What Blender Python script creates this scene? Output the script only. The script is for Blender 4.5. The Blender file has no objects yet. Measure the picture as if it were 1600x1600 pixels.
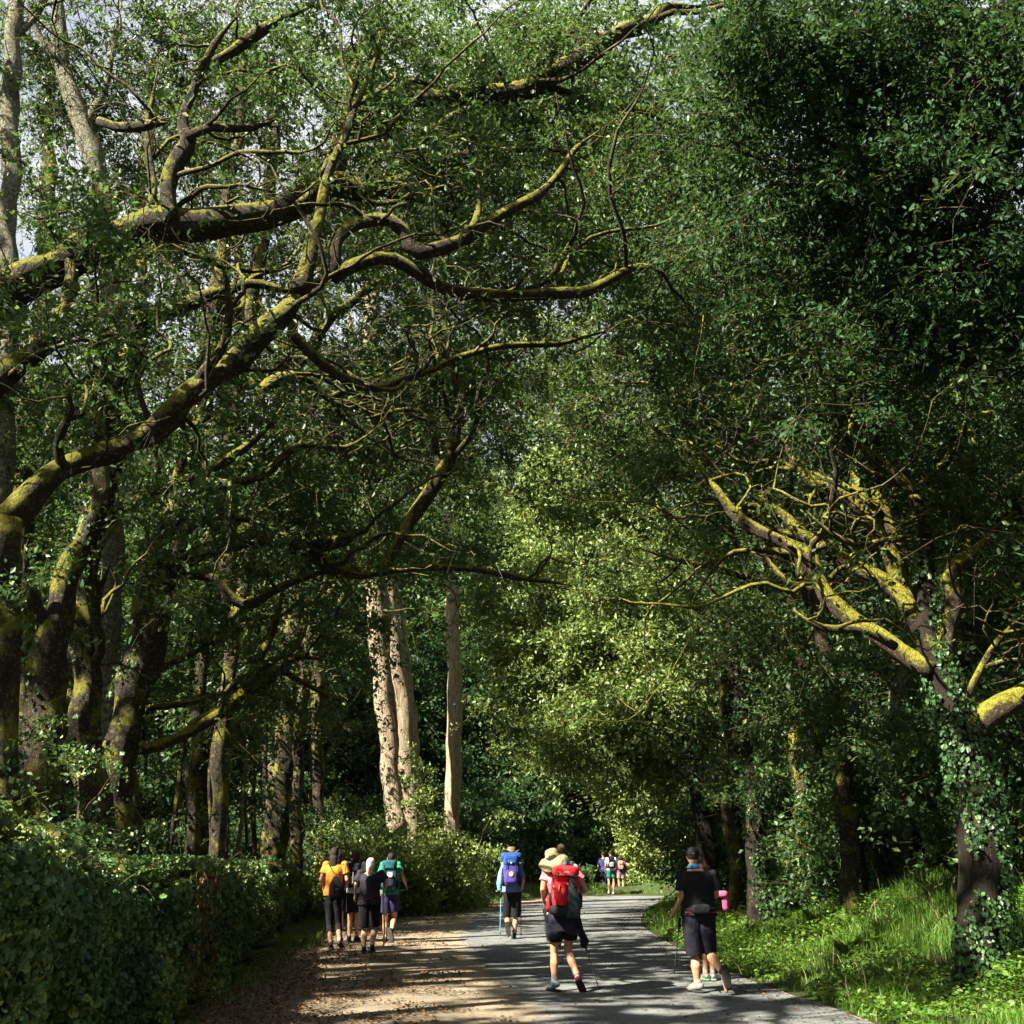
import bpy, bmesh, math
import numpy as np
from mathutils import Vector

# ------------------------------------------------------------------ camera, sky, sun, exposure
FPX, HOR, CAMH = 1700.0, 1338.0, 1.6
TH = math.atan((HOR - 800) / FPX)
CT, ST = math.cos(TH), math.sin(TH)
scene = bpy.context.scene
cam_data = bpy.data.cameras.new("camera")
cam = bpy.data.objects.new("camera", cam_data)
scene.collection.objects.link(cam)
cam.location = (0, 0, CAMH)
cam.rotation_euler = (math.radians(90) + TH, 0, 0)
cam_data.sensor_width = 36
cam_data.lens = 36 * FPX / 1600
cam_data.clip_end = 2000
scene.camera = cam

SUN = np.array([-0.60, -0.42, 0.68]); SUN /= np.linalg.norm(SUN)
sun_el = math.asin(SUN[2]); sun_az = math.atan2(SUN[0], SUN[1])      # azimuth from +Y towards +X
world = bpy.data.worlds.new("World"); scene.world = world; world.use_nodes = True
wn = world.node_tree.nodes; wl = world.node_tree.links
sky = wn.new("ShaderNodeTexSky"); sky.sky_type = 'NISHITA'; sky.sun_disc = False
sky.sun_elevation = sun_el; sky.sun_rotation = sun_az
sky.air_density = 0.8; sky.dust_density = 6.0; sky.ozone_density = 1.0
tcw = wn.new("ShaderNodeTexCoord"); cl = wn.new("ShaderNodeTexNoise"); cl.inputs["Scale"].default_value = 2.2; cl.inputs["Detail"].default_value = 6
cr = wn.new("ShaderNodeValToRGB"); cr.color_ramp.elements[0].position = 0.36; cr.color_ramp.elements[1].position = 0.56; wl.new(tcw.outputs["Generated"], cl.inputs["Vector"]); wl.new(cl.outputs[0], cr.inputs[0])
cm = wn.new("ShaderNodeMix"); cm.data_type = 'RGBA'; cm.inputs[7].default_value = (3.6, 3.75, 4.1, 1); wl.new(cr.outputs[0], cm.inputs[0]); wl.new(sky.outputs[0], cm.inputs[6])
wl.new(cm.outputs[2], wn["Background"].inputs[0]); wn["Background"].inputs[1].default_value = 0.050
sl = bpy.data.lights.new("sun", 'SUN'); sl.energy = 5.0; sl.angle = math.radians(0.5); sl.color = (1.0, 0.91, 0.73)
so = bpy.data.objects.new("sun", sl); scene.collection.objects.link(so)
so.rotation_euler = Vector(SUN).to_track_quat('Z', 'Y').to_euler(); so.location = (-20, -20, 30)
scene.view_settings.view_transform = 'Standard'; scene.view_settings.look = 'None'
scene.view_settings.exposure = 2.5; scene.view_settings.gamma = 1.0
scene.render.engine = 'CYCLES'
cy = scene.cycles
cy.max_bounces = 5; cy.diffuse_bounces = 3; cy.glossy_bounces = 2; cy.transmission_bounces = 3; cy.transparent_max_bounces = 4
cy.caustics_reflective = False; cy.caustics_refractive = False; cy.use_denoising = True

COL = scene.collection
RNG = np.random.default_rng(11)

# ------------------------------------------------------------------ geometry of the view (used only to survey the site)
def W(px, py, Y):
    """the point at distance Y down the lane that is seen at that place of the photograph"""
    a, b = px - 800.0, 800.0 - py
    d = np.array([a, FPX * CT - b * ST, FPX * ST + b * CT])
    t = Y / d[1]
    return np.array([0, 0, CAMH]) + d * t
def GP(px, py):
    a, b = px - 800.0, 800.0 - py
    d = np.array([a, FPX * CT - b * ST, FPX * ST + b * CT])
    return np.array([0, 0, CAMH]) + d * (-CAMH / d[2])
def wid(px, p):                       # width in photo pixels -> radius in metres at point p
    q = np.asarray(p) - np.array([0, 0, CAMH])
    return 0.5 * px * (q[1] * CT + q[2] * ST) / FPX

# ------------------------------------------------------------------ object helpers
def link(o, parent=None):
    COL.objects.link(o)
    if parent is not None: o.parent = parent
    return o
def tag(o, label=None, cat=None, group=None, kind=None):
    if label: o["label"] = label
    if cat: o["category"] = cat
    if group: o["group"] = group
    if kind: o["kind"] = kind
    return o
def empty(name, loc, label=None, cat=None, group=None, rz=0.0):
    o = bpy.data.objects.new(name, None); link(o); o.location = tuple(loc); o.rotation_euler[2] = rz
    o.empty_display_size = 0.2
    return tag(o, label, cat, group)
def mesh(name, V, F, mat, parent=None, tint=None, smooth=False, attrs=None):
    """V (n,3); F list of (m,k) int arrays"""
    me = bpy.data.meshes.new(name)
    V = np.asarray(V, dtype=np.float32)
    F = [np.asarray(f, dtype=np.int32) for f in F if len(f)]
    me.vertices.add(len(V)); me.vertices.foreach_set("co", V.ravel())
    nl = sum(f.size for f in F); npoly = sum(len(f) for f in F)
    me.loops.add(nl); me.polygons.add(npoly)
    me.loops.foreach_set("vertex_index", np.concatenate([f.ravel() for f in F]))
    tot = np.concatenate([np.full(len(f), f.shape[1], np.int32) for f in F])
    st = np.concatenate([[0], np.cumsum(tot)[:-1]]).astype(np.int32)
    me.polygons.foreach_set("loop_start", st)
    me.polygons.foreach_set("use_smooth", np.full(npoly, smooth, bool))
    if tint is not None:
        a = me.attributes.new("tint", 'FLOAT', 'POINT'); a.data.foreach_set("value", np.asarray(tint, np.float32))
    for k, v in (attrs or {}).items():
        a = me.attributes.new(k, 'FLOAT', 'POINT'); a.data.foreach_set("value", np.asarray(v, np.float32))
    me.update(calc_edges=True); me.validate()
    if mat is not None: me.materials.append(mat)
    o = bpy.data.objects.new(name, me); link(o, parent)
    return o
def copy_tree(o, parent=None):
    c = o.copy(); COL.objects.link(c)
    if parent is not None: c.parent = parent
    for ch in list(o.children): copy_tree(ch, c)
    return c

# value noise ------------------------------------------------------
def _h(ix, iy, s):
    n = (ix.astype(np.int64) * 374761393 + iy.astype(np.int64) * 668265263 + s * 1274126177) & 0x7fffffff
    n = ((n ^ (n >> 13)) * 1274126177) & 0x7fffffff
    return ((n ^ (n >> 16)) & 0xffff) / 65535.0
def vnoise(x, y, s=0):
    x = np.asarray(x, float); y = np.asarray(y, float)
    ix, iy = np.floor(x), np.floor(y); fx, fy = x - ix, y - iy
    fx = fx * fx * (3 - 2 * fx); fy = fy * fy * (3 - 2 * fy)
    a, b, c, d = _h(ix, iy, s), _h(ix + 1, iy, s), _h(ix, iy + 1, s), _h(ix + 1, iy + 1, s)
    return (a * (1 - fx) + b * fx) * (1 - fy) + (c * (1 - fx) + d * fx) * fy
def sstep(x, a, b):
    t = np.clip((np.asarray(x, float) - a) / (b - a), 0, 1); return t * t * (3 - 2 * t)

# leaves cleared along sun rays so light lands on chosen ground, boughs and walkers
SPOTS = [(516, 1483, 1.25, .55), (531, 1483, .3, .35), (607, 1473, 1.35, .35), (799, 1467, 1.45, .7), (878, 1550, 1.25, .5), (866, 1545, .3, .35), (850, 1550, 1.3, .4), (1080, 1550, .35, .35), (956, 1396, .9, 1.4), (1135, 1500, 1.2, .35), (575, 1489, 1.5, .3)]
def gap(P):
    P = np.asarray(P, float)
    t = P[:, 2] / SUN[2]
    gx = P[:, 0] - SUN[0] * t; gy = P[:, 1] - SUN[1] * t
    n = 0.42 * vnoise(gx / 0.95, gy / 0.55, 3) + 0.58 * vnoise(gx / 0.36, gy / 0.24, 5)
    n = n + 0.25 * (vnoise(gx / 5.0, gy / 4.0, 9) - 0.5)
    want = 0.54 * np.ones(len(P))                                     # share of open gaps
    want = np.where((gx > -4) & (gx < 12) & (gy > 14) & (gy < 31), 0.72, want)
    want = np.where((gx > -1.2) & (gx < 3.4) & (gy > 9) & (gy < 24), 0.50, want)
    want = np.where(gx < -4.2, 0.14, want)
    want = np.where((gx > 4.5) & (gx < 12.5) & (gy > 10), 0.62, want)
    want = np.where((gy < 19) & (gx > -4) & (gx < -.8), 0.70, want)
    want = np.where((gx > 3.5) & (gx < 10) & (gy > 12) & (gy < 24), 0.72, want)
    want = np.where((gx > 7.5) & (gy > 19) & (gy < 31), 0.32, want)
    want = np.where(gx >= 12.5, 0.06, want)
    want = np.where((gx >= 10.6) & (gy < 19), 0.04, want)
    want = np.where(gy > 24, 0.55, want)
    want = np.where((gy > 31) & (gy < 56) & (gx > -7) & (gx < 19), 0.97, want)
    thr = 0.5 + (0.5 - want) * 0.50
    op = n > thr
    clear = (gy > 31) & (gy < 56) & (gx > -7) & (gx < 19)
    for px, py, z, r in SPOTS:
        q = GP(px, py); a = q[0] - SUN[0] / SUN[2] * z; b = q[1] - SUN[1] / SUN[2] * z
        hit = (gx - a) ** 2 + (gy - b) ** 2 < r * r; op |= hit; clear |= hit
    for a, b, r in [(4.8, 18.4, 1.4), (5.9, 14.8, .75), (5.1, 21.6, 1.3), (6.9, 17.2, .8), (4.4, 25, 1.2)]:
        hit = (gx - a) ** 2 + ((gy - b) * 1.5) ** 2 < r * r * (.5 + n); op |= hit; clear |= hit
    return op, clear
def culled(P, cull, rng):
    op, clear = gap(P); u = rng.random(len(P))
    return op & (u < np.where(clear, max(cull, .965) if cull > .5 else cull, cull))

# ------------------------------------------------------------------ materials
def newmat(name):
    m = bpy.data.materials.new(name); m.use_nodes = True
    return m, m.node_tree.nodes, m.node_tree.links, m.node_tree.nodes["Principled BSDF"]
def ramp(N, pts):
    r = N.new("ShaderNodeValToRGB"); e = r.color_ramp.elements
    while len(e) < len(pts): e.new(0.5)
    for k, (p, c) in enumerate(pts): e[k].position = p; e[k].color = (*c, 1)
    return r
def noise(N, L, scale, detail=4, rough=0.6, vec=None, dim='3D'):
    n = N.new("ShaderNodeTexNoise"); n.inputs["Scale"].default_value = scale; n.inputs["Detail"].default_value = detail
    n.inputs["Roughness"].default_value = rough
    if vec is not None: L.new(vec, n.inputs["Vector"])
    return n
def mixc(N, L, f, a, b):
    m = N.new("ShaderNodeMix"); m.data_type = 'RGBA'
    for s, v in ((0, f), (6, a), (7, b)):
        if isinstance(v, (int, float)): m.inputs[s].default_value = v
        elif isinstance(v, tuple): m.inputs[s].default_value = (*v, 1)
        else: L.new(v, m.inputs[s])
    return m.outputs[2]
def objco(N):
    return N.new("ShaderNodeTexCoord").outputs["Object"]
def leafmat(name, stops, trans=0.35, rough=0.42, tcol=(0.20, 0.26, 0.03), spec=0.5):
    m, N, L, B = newmat(name)
    a = N.new("ShaderNodeAttribute"); a.attribute_name = "tint"
    r = ramp(N, stops); L.new(a.outputs["Fac"], r.inputs[0])
    L.new(r.outputs[0], B.inputs["Base Color"]); B.inputs["Roughness"].default_value = rough
    B.inputs["Specular IOR Level"].default_value = spec
    t = N.new("ShaderNodeBsdfTranslucent")
    tc = mixc(N, L, 0.45, r.outputs[0], tcol); L.new(tc, t.inputs[0])
    mx = N.new("ShaderNodeMixShader"); mx.inputs[0].default_value = trans
    L.new(B.outputs[0], mx.inputs[1]); L.new(t.outputs[0], mx.inputs[2])
    L.new(mx.outputs[0], N["Material Output"].inputs[0])
    return m
M = {}
M['oak'] = leafmat("oak_leaf", [(0, (.020, .056, .022)), (.45, (.046, .105, .034)), (.8, (.10, .165, .040)), (1, (.21, .25, .06))], 0.34, 0.46, (.17, .30, .03), .4)
M['bright'] = leafmat("sunlit_leaf", [(0, (.05, .105, .03)), (.5, (.15, .24, .058)), (1, (.34, .40, .12))], 0.38, 0.45, (.28, .34, .05), .45)  # leaf of the sunny clearing; its sunlit look is put into the colour
M['dark'] = leafmat("dark_shaded_leaf", [(0, (.012, .042, .018)), (.6, (.025, .07, .022)), (1, (.05, .11, .02))], 0.25, 0.6, (.12, .22, .03), .2)  # dark green leaf; on oaks and young trees it carries painted shade
M['ivy'] = leafmat("ivy_leaf", [(0, (.022, .062, .026)), (.5, (.055, .135, .036)), (.8, (.115, .20, .04)), (1, (.25, .27, .06))], 0.22, 0.45)
M['grass'] = leafmat("grass_blade", [(0, (.035, .10, .012)), (.6, (.085, .19, .018)), (1, (.20, .28, .035))], 0.38, 0.45)
M['fern'] = leafmat("fern_frond", [(0, (.05, .12, .012)), (.7, (.10, .17, .02)), (1, (.22, .19, .04))], 0.35, 0.5)
M['dryfern'] = leafmat("dry_fern", [(0, (.16, .08, .03)), (1, (.30, .15, .05))], 0.3, 0.6, (.3, .15, .05))
M['litter'] = leafmat("dead_leaf", [(0, (.045, .028, .016)), (.6, (.12, .07, .035)), (1, (.30, .2, .1))], 0.05, 0.8, (.1, .05, .02), 0.2)
M['euca'] = leafmat("eucalyptus_leaf", [(0, (.05, .085, .04)), (1, (.14, .17, .08))], 0.3, 0.4)

def barkmat(name, base, dark, moss=0.55, lichen=0.35, mosscol=((.055, .062, .014), (.27, .25, .028)), lichcol=(.30, .32, .22), mossbias=0.0):
    m, N, L, B = newmat(name)
    co = objco(N)
    mp = N.new("ShaderNodeMapping"); mp.inputs["Scale"].default_value = (1, 1, 0.16); L.new(co, mp.inputs[0])
    n1 = noise(N, L, 20, 7, 0.75, mp.outputs[0]); n2 = noise(N, L, 3.2, 4, 0.6, co); n3 = noise(N, L, 24, 6, 0.75, co); n4 = noise(N, L, 45, 3, 0.6, co)
    br = ramp(N, [(0.3, dark), (0.7, base)]); L.new(n1.outputs[0], br.inputs[0])
    lr = ramp(N, [(0.63 - 0.2 * lichen, (0, 0, 0)), (0.78 - 0.2 * lichen, (.75, .75, .75))]); L.new(n3.outputs[0], lr.inputs[0])
    c1 = mixc(N, L, lr.outputs[0], br.outputs[0], lichcol)
    g = N.new("ShaderNodeNewGeometry"); sx = N.new("ShaderNodeSeparateXYZ"); L.new(g.outputs["Normal"], sx.inputs[0])
    a = N.new("ShaderNodeMath"); a.operation = 'MULTIPLY_ADD'; L.new(sx.outputs[2], a.inputs[0]); a.inputs[1].default_value = 0.42; L.new(n2.outputs[0], a.inputs[2])
    b = N.new("ShaderNodeMath"); b.operation = 'ADD'; L.new(a.outputs[0], b.inputs[0]); b.inputs[1].default_value = mossbias
    c = N.new("ShaderNodeMath"); c.operation = 'MULTIPLY_ADD'; L.new(n4.outputs[0], c.inputs[0]); c.inputs[1].default_value = 0.25; L.new(b.outputs[0], c.inputs[2])
    mr = ramp(N, [(min(.97, 1.02 - 0.5 * moss), (0, 0, 0)), (min(1, 1.12 - 0.5 * moss), (1, 1, 1))])
    L.new(c.outputs[0], mr.inputs[0])
    mc = ramp(N, [(0.35, mosscol[0]), (0.7, mosscol[1])]); L.new(n3.outputs[0], mc.inputs[0])
    col = mixc(N, L, mr.outputs[0], c1, mc.outputs[0])
    L.new(col, B.inputs["Base Color"]); B.inputs["Roughness"].default_value = 0.9; B.inputs["Specular IOR Level"].default_value = 0.2
    bp = N.new("ShaderNodeBump"); bp.inputs["Strength"].default_value = 0.9; bp.inputs["Distance"].default_value = 0.09
    ad = N.new("ShaderNodeMath"); ad.operation = 'ADD'; ad.operation = 'MULTIPLY_ADD'; L.new(n4.outputs[0], ad.inputs[0]); ad.inputs[1].default_value = 0.3; L.new(n1.outputs[0], ad.inputs[2])
    L.new(ad.outputs[0], bp.inputs["Height"]); L.new(bp.outputs[0], B.inputs["Normal"])
    return m
M['bark'] = barkmat("mossy_oak_bark", (.055, .040, .028), (.014, .011, .009), 0.76, 0.40)
M['barkmoss'] = barkmat("very_mossy_bark", (.075, .055, .035), (.02, .015, .012), 0.90, 0.4, mosscol=((.07, .075, .014), (.34, .31, .028)))
M['barkdark'] = barkmat("dark_bark", (.036, .028, .022), (.012, .010, .009), 0.45, 0.05)
M['barkpale'] = barkmat("lichen_bark", (.13, .11, .08), (.04, .03, .025), 0.5, 0.95)
M['eubark'] = barkmat("pale_peeling_bark", (.46, .37, .26), (.075, .05, .035), 0.55, 0.50, lichcol=(.60, .53, .42))
M['twig'] = barkmat("twig_bark", (.07, .055, .04), (.025, .02, .016), 0.35, 0.5)

def plainmat(name, col, rough=0.8, var=0.25, scale=30, bump=0.0, spec=0.3, col2=None):
    m, N, L, B = newmat(name)
    n = noise(N, L, scale, 4, 0.6, objco(N))
    d = col2 or tuple(c * (1 - var) for c in col)
    r = ramp(N, [(0.3, d), (0.7, col)]); L.new(n.outputs[0], r.inputs[0]); L.new(r.outputs[0], B.inputs["Base Color"])
    B.inputs["Roughness"].default_value = rough; B.inputs["Specular IOR Level"].default_value = spec
    if bump:
        b = N.new("ShaderNodeBump"); b.inputs["Strength"].default_value = bump; b.inputs["Distance"].default_value = 0.02
        L.new(n.outputs[0], b.inputs["Height"]); L.new(b.outputs[0], B.inputs["Normal"])
    return m

def groundmat(name, lo, hi, lo2, hi2, sc=1.0, bump=0.6):
    m, N, L, B = newmat(name); co = objco(N)
    n1 = noise(N, L, 0.6 * sc, 5, 0.65, co); n2 = noise(N, L, 14 * sc, 6, 0.75, co); n3 = noise(N, L, 90 * sc, 3, 0.6, co)
    a = ramp(N, [(.35, lo), (.65, hi)]); L.new(n2.outputs[0], a.inputs[0])
    b = ramp(N, [(.35, lo2), (.65, hi2)]); L.new(n3.outputs[0], b.inputs[0])
    f = ramp(N, [(.42, (0, 0, 0)), (.58, (1, 1, 1))]); L.new(n1.outputs[0], f.inputs[0])
    c = mixc(N, L, f.outputs[0], a.outputs[0], b.outputs[0]); L.new(c, B.inputs["Base Color"])
    B.inputs["Roughness"].default_value = 0.92; B.inputs["Specular IOR Level"].default_value = 0.2
    bp = N.new("ShaderNodeBump"); bp.inputs["Strength"].default_value = bump; bp.inputs["Distance"].default_value = 0.03
    ad = N.new("ShaderNodeMath"); ad.operation = 'ADD'; L.new(n2.outputs[0], ad.inputs[0]); L.new(n3.outputs[0], ad.inputs[1])
    L.new(ad.outputs[0], bp.inputs["Height"]); L.new(bp.outputs[0], B.inputs["Normal"])
    return m, N, L, B, co, c
M['soil'] = groundmat("forest_soil", (.018, .016, .010), (.05, .045, .022), (.02, .035, .010), (.045, .075, .018))[0]
M['dirt'] = groundmat("packed_dirt", (.165, .13, .095), (.32, .265, .195), (.21, .175, .13), (.38, .325, .245), 1.6, 1.0)[0]
m, N, L, B, co, c = groundmat("worn_asphalt", (.095, .11, .12), (.165, .178, .182), (.12, .135, .142), (.20, .21, .21), 1.2, 0.5)
at = N.new("ShaderNodeAttribute"); at.attribute_name = "edge"
nn = noise(N, L, 2.2, 5, 0.7, co)
ma = N.new("ShaderNodeMath"); ma.operation = 'MULTIPLY_ADD'; L.new(nn.outputs[0], ma.inputs[0]); ma.inputs[1].default_value = -0.9; L.new(at.outputs["Fac"], ma.inputs[2])
er = ramp(N, [(0.02, (1, 1, 1)), (0.14, (0, 0, 0))]); L.new(ma.outputs[0], er.inputs[0])
vc = N.new("ShaderNodeTexVoronoi"); vc.feature = 'DISTANCE_TO_EDGE'; vc.inputs["Scale"].default_value = 0.55
wv = noise(N, L, 1.8, 5, 0.7, co); wm = N.new("ShaderNodeVectorMath"); wm.operation = 'ADD'; L.new(co, wm.inputs[0]); L.new(wv.outputs["Color"], wm.inputs[1]); L.new(wm.outputs[0], vc.inputs["Vector"])
cr_ = ramp(N, [(0.004, (1, 1, 1)), (0.012, (0, 0, 0))]); L.new(vc.outputs["Distance"], cr_.inputs[0])
c = mixc(N, L, cr_.outputs[0], c, (.05, .05, .048))
st = noise(N, L, 0.45, 6, 0.7, co); sr = ramp(N, [(.38, (.72, .72, .72)), (.62, (1.08, 1.07, 1.04))]); L.new(st.outputs[0], sr.inputs[0])
mm_ = N.new("ShaderNodeMix"); mm_.data_type = 'RGBA'; mm_.blend_type = 'MULTIPLY'; mm_.inputs[0].default_value = 1; L.new(c, mm_.inputs[6]); L.new(sr.outputs[0], mm_.inputs[7]); c = mm_.outputs[2]
n5 = noise(N, L, 40, 4, 0.7, co); dr = ramp(N, [(.3, (.15, .12, .088)), (.7, (.30, .25, .185))]); L.new(n5.outputs[0], dr.inputs[0])
L.new(mixc(N, L, er.outputs[0], c, dr.outputs[0]), B.inputs["Base Color"])
M['asphalt'] = m

# ------------------------------------------------------------------ the lane
right_px = [(1345, 1592), (1235, 1555), (1140, 1520), (1075, 1490), (1025, 1462), (1003, 1445), (1005, 1428), (1025, 1412), (1062, 1402)]
left_px = [(745, 1592), (712, 1555), (688, 1520), (668, 1490), (668, 1462), (684, 1445), (716, 1428), (790, 1412), (900, 1401)]
R_ = [GP(*p) for p in right_px]; L_ = [GP(*p) for p in left_px]
R_ = [np.array([4.6, -25, 0]), np.array([4.3, -8, 0]), np.array([4.0, 4, 0])] + R_
L_ = [np.array([0.5, -25, 0]), np.array([0.3, -8, 0]), np.array([0.0, 4, 0])] + L_
0 and print("ROAD R", [tuple(np.round(p, 1)) for p in R_]); 0 and print("ROAD L", [tuple(np.round(p, 1)) for p in L_])
rend, lend = R_[-1], L_[-1]
for k in range(1, 9):
    R_.append(rend + np.array([k * 4.5, -0.05 * k * k * 1.2, 0])); L_.append(np.array([lend[0] + k * 5.2, lend[1] + 0.5 - 0.05 * k * k, 0]))
def catmull(P, n):
    P = np.asarray(P, float); Q = np.vstack([2 * P[0] - P[1], P, 2 * P[-1] - P[-2]])
    out = []
    seg = np.linalg.norm(np.diff(P[:, :3], axis=0), axis=1); tot = seg.sum()
    for i in range(len(P) - 1):
        m_ = max(2, int(round(n * seg[i] / tot)))
        t = np.linspace(0, 1, m_, endpoint=False)[:, None]
        p0, p1, p2, p3 = Q[i], Q[i + 1], Q[i + 2], Q[i + 3]
        out.append(0.5 * ((2 * p1) + (-p0 + p2) * t + (2 * p0 - 5 * p1 + 4 * p2 - p3) * t ** 2 + (-p0 + 3 * p1 - 3 * p2 + p3) * t ** 3))
    out.append(P[-1:]); return np.vstack(out)
def resamp(P, n):
    C = catmull(P, 400); s = np.concatenate([[0], np.cumsum(np.linalg.norm(np.diff(C[:, :3], axis=0), axis=1))])
    u = np.linspace(0, s[-1], n); return np.stack([np.interp(u, s, C[:, k]) for k in range(C.shape[1])], 1)
NR = 260
RE, LE = [], []
# pair edges segment by segment so that the two sides stay abreast
for i in range(len(R_) - 1):
    pass
tt = np.linspace(0, len(R_) - 1, NR)
def byparam(P):
    P = np.asarray(P); Q = np.vstack([2 * P[0] - P[1], P, 2 * P[-1] - P[-2]]); i = np.minimum(tt.astype(int), len(P) - 2); t = (tt - i)[:, None]
    p0, p1, p2, p3 = Q[i], Q[i + 1], Q[i + 2], Q[i + 3]
    return 0.5 * ((2 * p1) + (-p0 + p2) * t + (2 * p0 - 5 * p1 + 4 * p2 - p3) * t ** 2 + (-p0 + 3 * p1 - 3 * p2 + p3) * t ** 3)
RE, LE = byparam(R_), byparam(L_); RE[:, 2] = 0; LE[:, 2] = 0
CL = (RE + LE) / 2; HW = np.linalg.norm(RE - LE, axis=1) / 2
nw = 15
edge = np.linspace(0, 1, nw)
V = []; ev = []
for i in range(NR):
    j = 0.10 * (vnoise(np.array([i * 0.9]), np.array([0.5]), 2)[0] - .5)
    for k, e in enumerate(edge):
        p = LE[i] * (1 - e) + RE[i] * e
        dl = e * 2 * HW[i]; dr_ = (1 - e) * 2 * HW[i]
        V.append((p[0] + j * (1 if k == 0 else 0), p[1], 0.008)); ev.append(min(dl * 0.75, dr_ * 3.0 + 0.50))
idx = np.arange(NR * nw).reshape(NR, nw)
F = np.stack([idx[:-1, :-1], idx[:-1, 1:], idx[1:, 1:], idx[1:, :-1]], -1).reshape(-1, 4)
road = mesh("road", V, [F], M['asphalt'], attrs={"edge": ev}, smooth=True); tag(road, "grey asphalt lane bending away to the right under the trees", "road", kind="structure")

# wall line along the left shoulder
wall_px = [(215, 1600), (300, 1545), (352, 1505), (430, 1452), (478, 1425), (520, 1410)]
WL = [GP(*p) for p in wall_px]
WL = [np.array([-2.4, -12, 0]), np.array([-2.9, 4, 0])] + WL
0 and print("WALL", [tuple(np.round(p, 1)) for p in WL])
wl_ = np.array(WL)
def wallx(y): return np.interp(y, wl_[:, 1], wl_[:, 0])

def lane_dist(X, Y):
    """distance from the asphalt edge, and side (+1 = inner, right-hand side of the bend)"""
    C = CL[::3, :2]; H = HW[::3]
    P = np.stack([X, Y], -1).reshape(-1, 2)
    out = np.empty(len(P)); sd = np.empty(len(P))
    for a in range(0, len(P), 20000):
        p = P[a:a + 20000]
        D = np.linalg.norm(p[:, None] - C[None], axis=2) - H[None]
        k = np.minimum(D.argmin(1), len(C) - 2); out[a:a + 20000] = D.min(1)
        T = C[k + 1] - C[k]; R0 = p - C[k]; sd[a:a + 20000] = np.sign(-(T[:, 0] * R0[:, 1] - T[:, 1] * R0[:, 0]))
    return out.reshape(np.shape(X)), sd.reshape(np.shape(X))
def height(X, Y):
    X = np.asarray(X, float); Y = np.asarray(Y, float)
    d, s = lane_dist(X, Y)
    bump = 0.16 * (vnoise(X / 1.7, Y / 1.7, 21) - .35) + 0.5 * (vnoise(X / 9, Y / 9, 22) - .5)
    right = 1.05 * sstep(d, 0.15, 5.0) + bump * sstep(d, 0.3, 3.0)
    left = (0.25 + bump) * sstep(d, 4.5, 9.0)
    far = np.where(Y > 42, 0.35 * sstep(d, 0.3, 2.5) + bump * sstep(d, .5, 3) * .5, 0)
    return np.where(s > 0, right, np.maximum(left * (Y < 42), far))
def hz(x, y): return float(height(np.array([x]), np.array([y]))[0])

def axis(lo, hi, fine_lo, fine_hi, fs, cs):
    a = list(np.arange(fine_lo, fine_hi, fs)); x = fine_hi; s = fs
    while x < hi: a.append(x); s = min(s * 1.25, cs); x += s
    a.append(hi); x = fine_lo; s = fs; b = []
    while x > lo: s = min(s * 1.25, cs); x -= s; b.append(max(x, lo))
    return np.array(sorted(set(b + a)))
gx = axis(-400, 400, -10, 18, 0.25, 30); gy = axis(-120, 600, 0, 56, 0.25, 30)
X, Y = np.meshgrid(gx, gy, indexing='ij'); Z = height(X, Y)
idx = np.arange(X.size).reshape(X.shape)
F = np.stack([idx[:-1, :-1], idx[1:, :-1], idx[1:, 1:], idx[:-1, 1:]], -1).reshape(-1, 4)
ground = mesh("ground", np.stack([X, Y, Z], -1).reshape(-1, 3), [F], M['soil'], smooth=True)
tag(ground, "dark woodland soil rising into a bank beside the lane", "ground", kind="structure")
# dirt shoulder between lane and ivy wall
ys = np.concatenate([np.linspace(-12, 8, 20), np.linspace(8.3, 44, 150)]); V = []
for y in ys:
    xl = wallx(min(y, 36)) - 0.1 + (0 if y < 36 else (y - 36) * 0.35); xr = np.interp(y, LE[:150, 1], LE[:150, 0]) + 0.35
    w_ = 1 if y < 34 else max(0.02, (44 - y) / 10)
    xl = xr - (xr - xl) * w_
    jit = 0.3 * (vnoise(np.array([y * 1.3]), np.array([3.3]), 4)[0] - .5)
    for k in range(10):
        V.append((xl + jit * (k == 0) + (xr - xl) * k / 9, y, 0.004))
idx = np.arange(len(ys) * 10).reshape(-1, 10)
F = np.stack([idx[:-1, :-1], idx[:-1, 1:], idx[1:, 1:], idx[1:, :-1]], -1).reshape(-1, 4)
sh = mesh("path", V, [F], M['dirt'], smooth=True); tag(sh, "sandy dirt shoulder beside the asphalt lane", "path", kind="structure")

# ------------------------------------------------------------------ plant building blocks
def unit(a):
    a = np.asarray(a, float); return a / np.maximum(np.linalg.norm(a, axis=-1, keepdims=True), 1e-9)
def tubes(P, R, k=4):
    """P (N,m,3), R (N,m) -> verts, quads (vectorised tubes)"""
    N_, m_ = R.shape
    T = np.gradient(P, axis=1); T = unit(T)
    mean = unit(P[:, -1] - P[:, 0])
    ref = np.where(np.abs(mean[:, 2:3]) < 0.8, np.array([[0, 0, 1.0]]), np.array([[1.0, 0, 0]]))[:, None, :]
    A = unit(np.cross(T, np.broadcast_to(ref, T.shape))); B_ = np.cross(T, A)
    ang = np.arange(k) * 2 * np.pi / k
    V = P[:, :, None] + R[:, :, None, None] * (A[:, :, None] * np.cos(ang)[None, None, :, None] + B_[:, :, None] * np.sin(ang)[None, None, :, None])
    id_ = np.arange(N_ * m_ * k).reshape(N_, m_, k); nx = np.roll(id_, -1, axis=2)
    F = np.stack([id_[:, :-1], nx[:, :-1], nx[:, 1:], id_[:, 1:]], -1).reshape(-1, 4)
    return V.reshape(-1, 3), F
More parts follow.
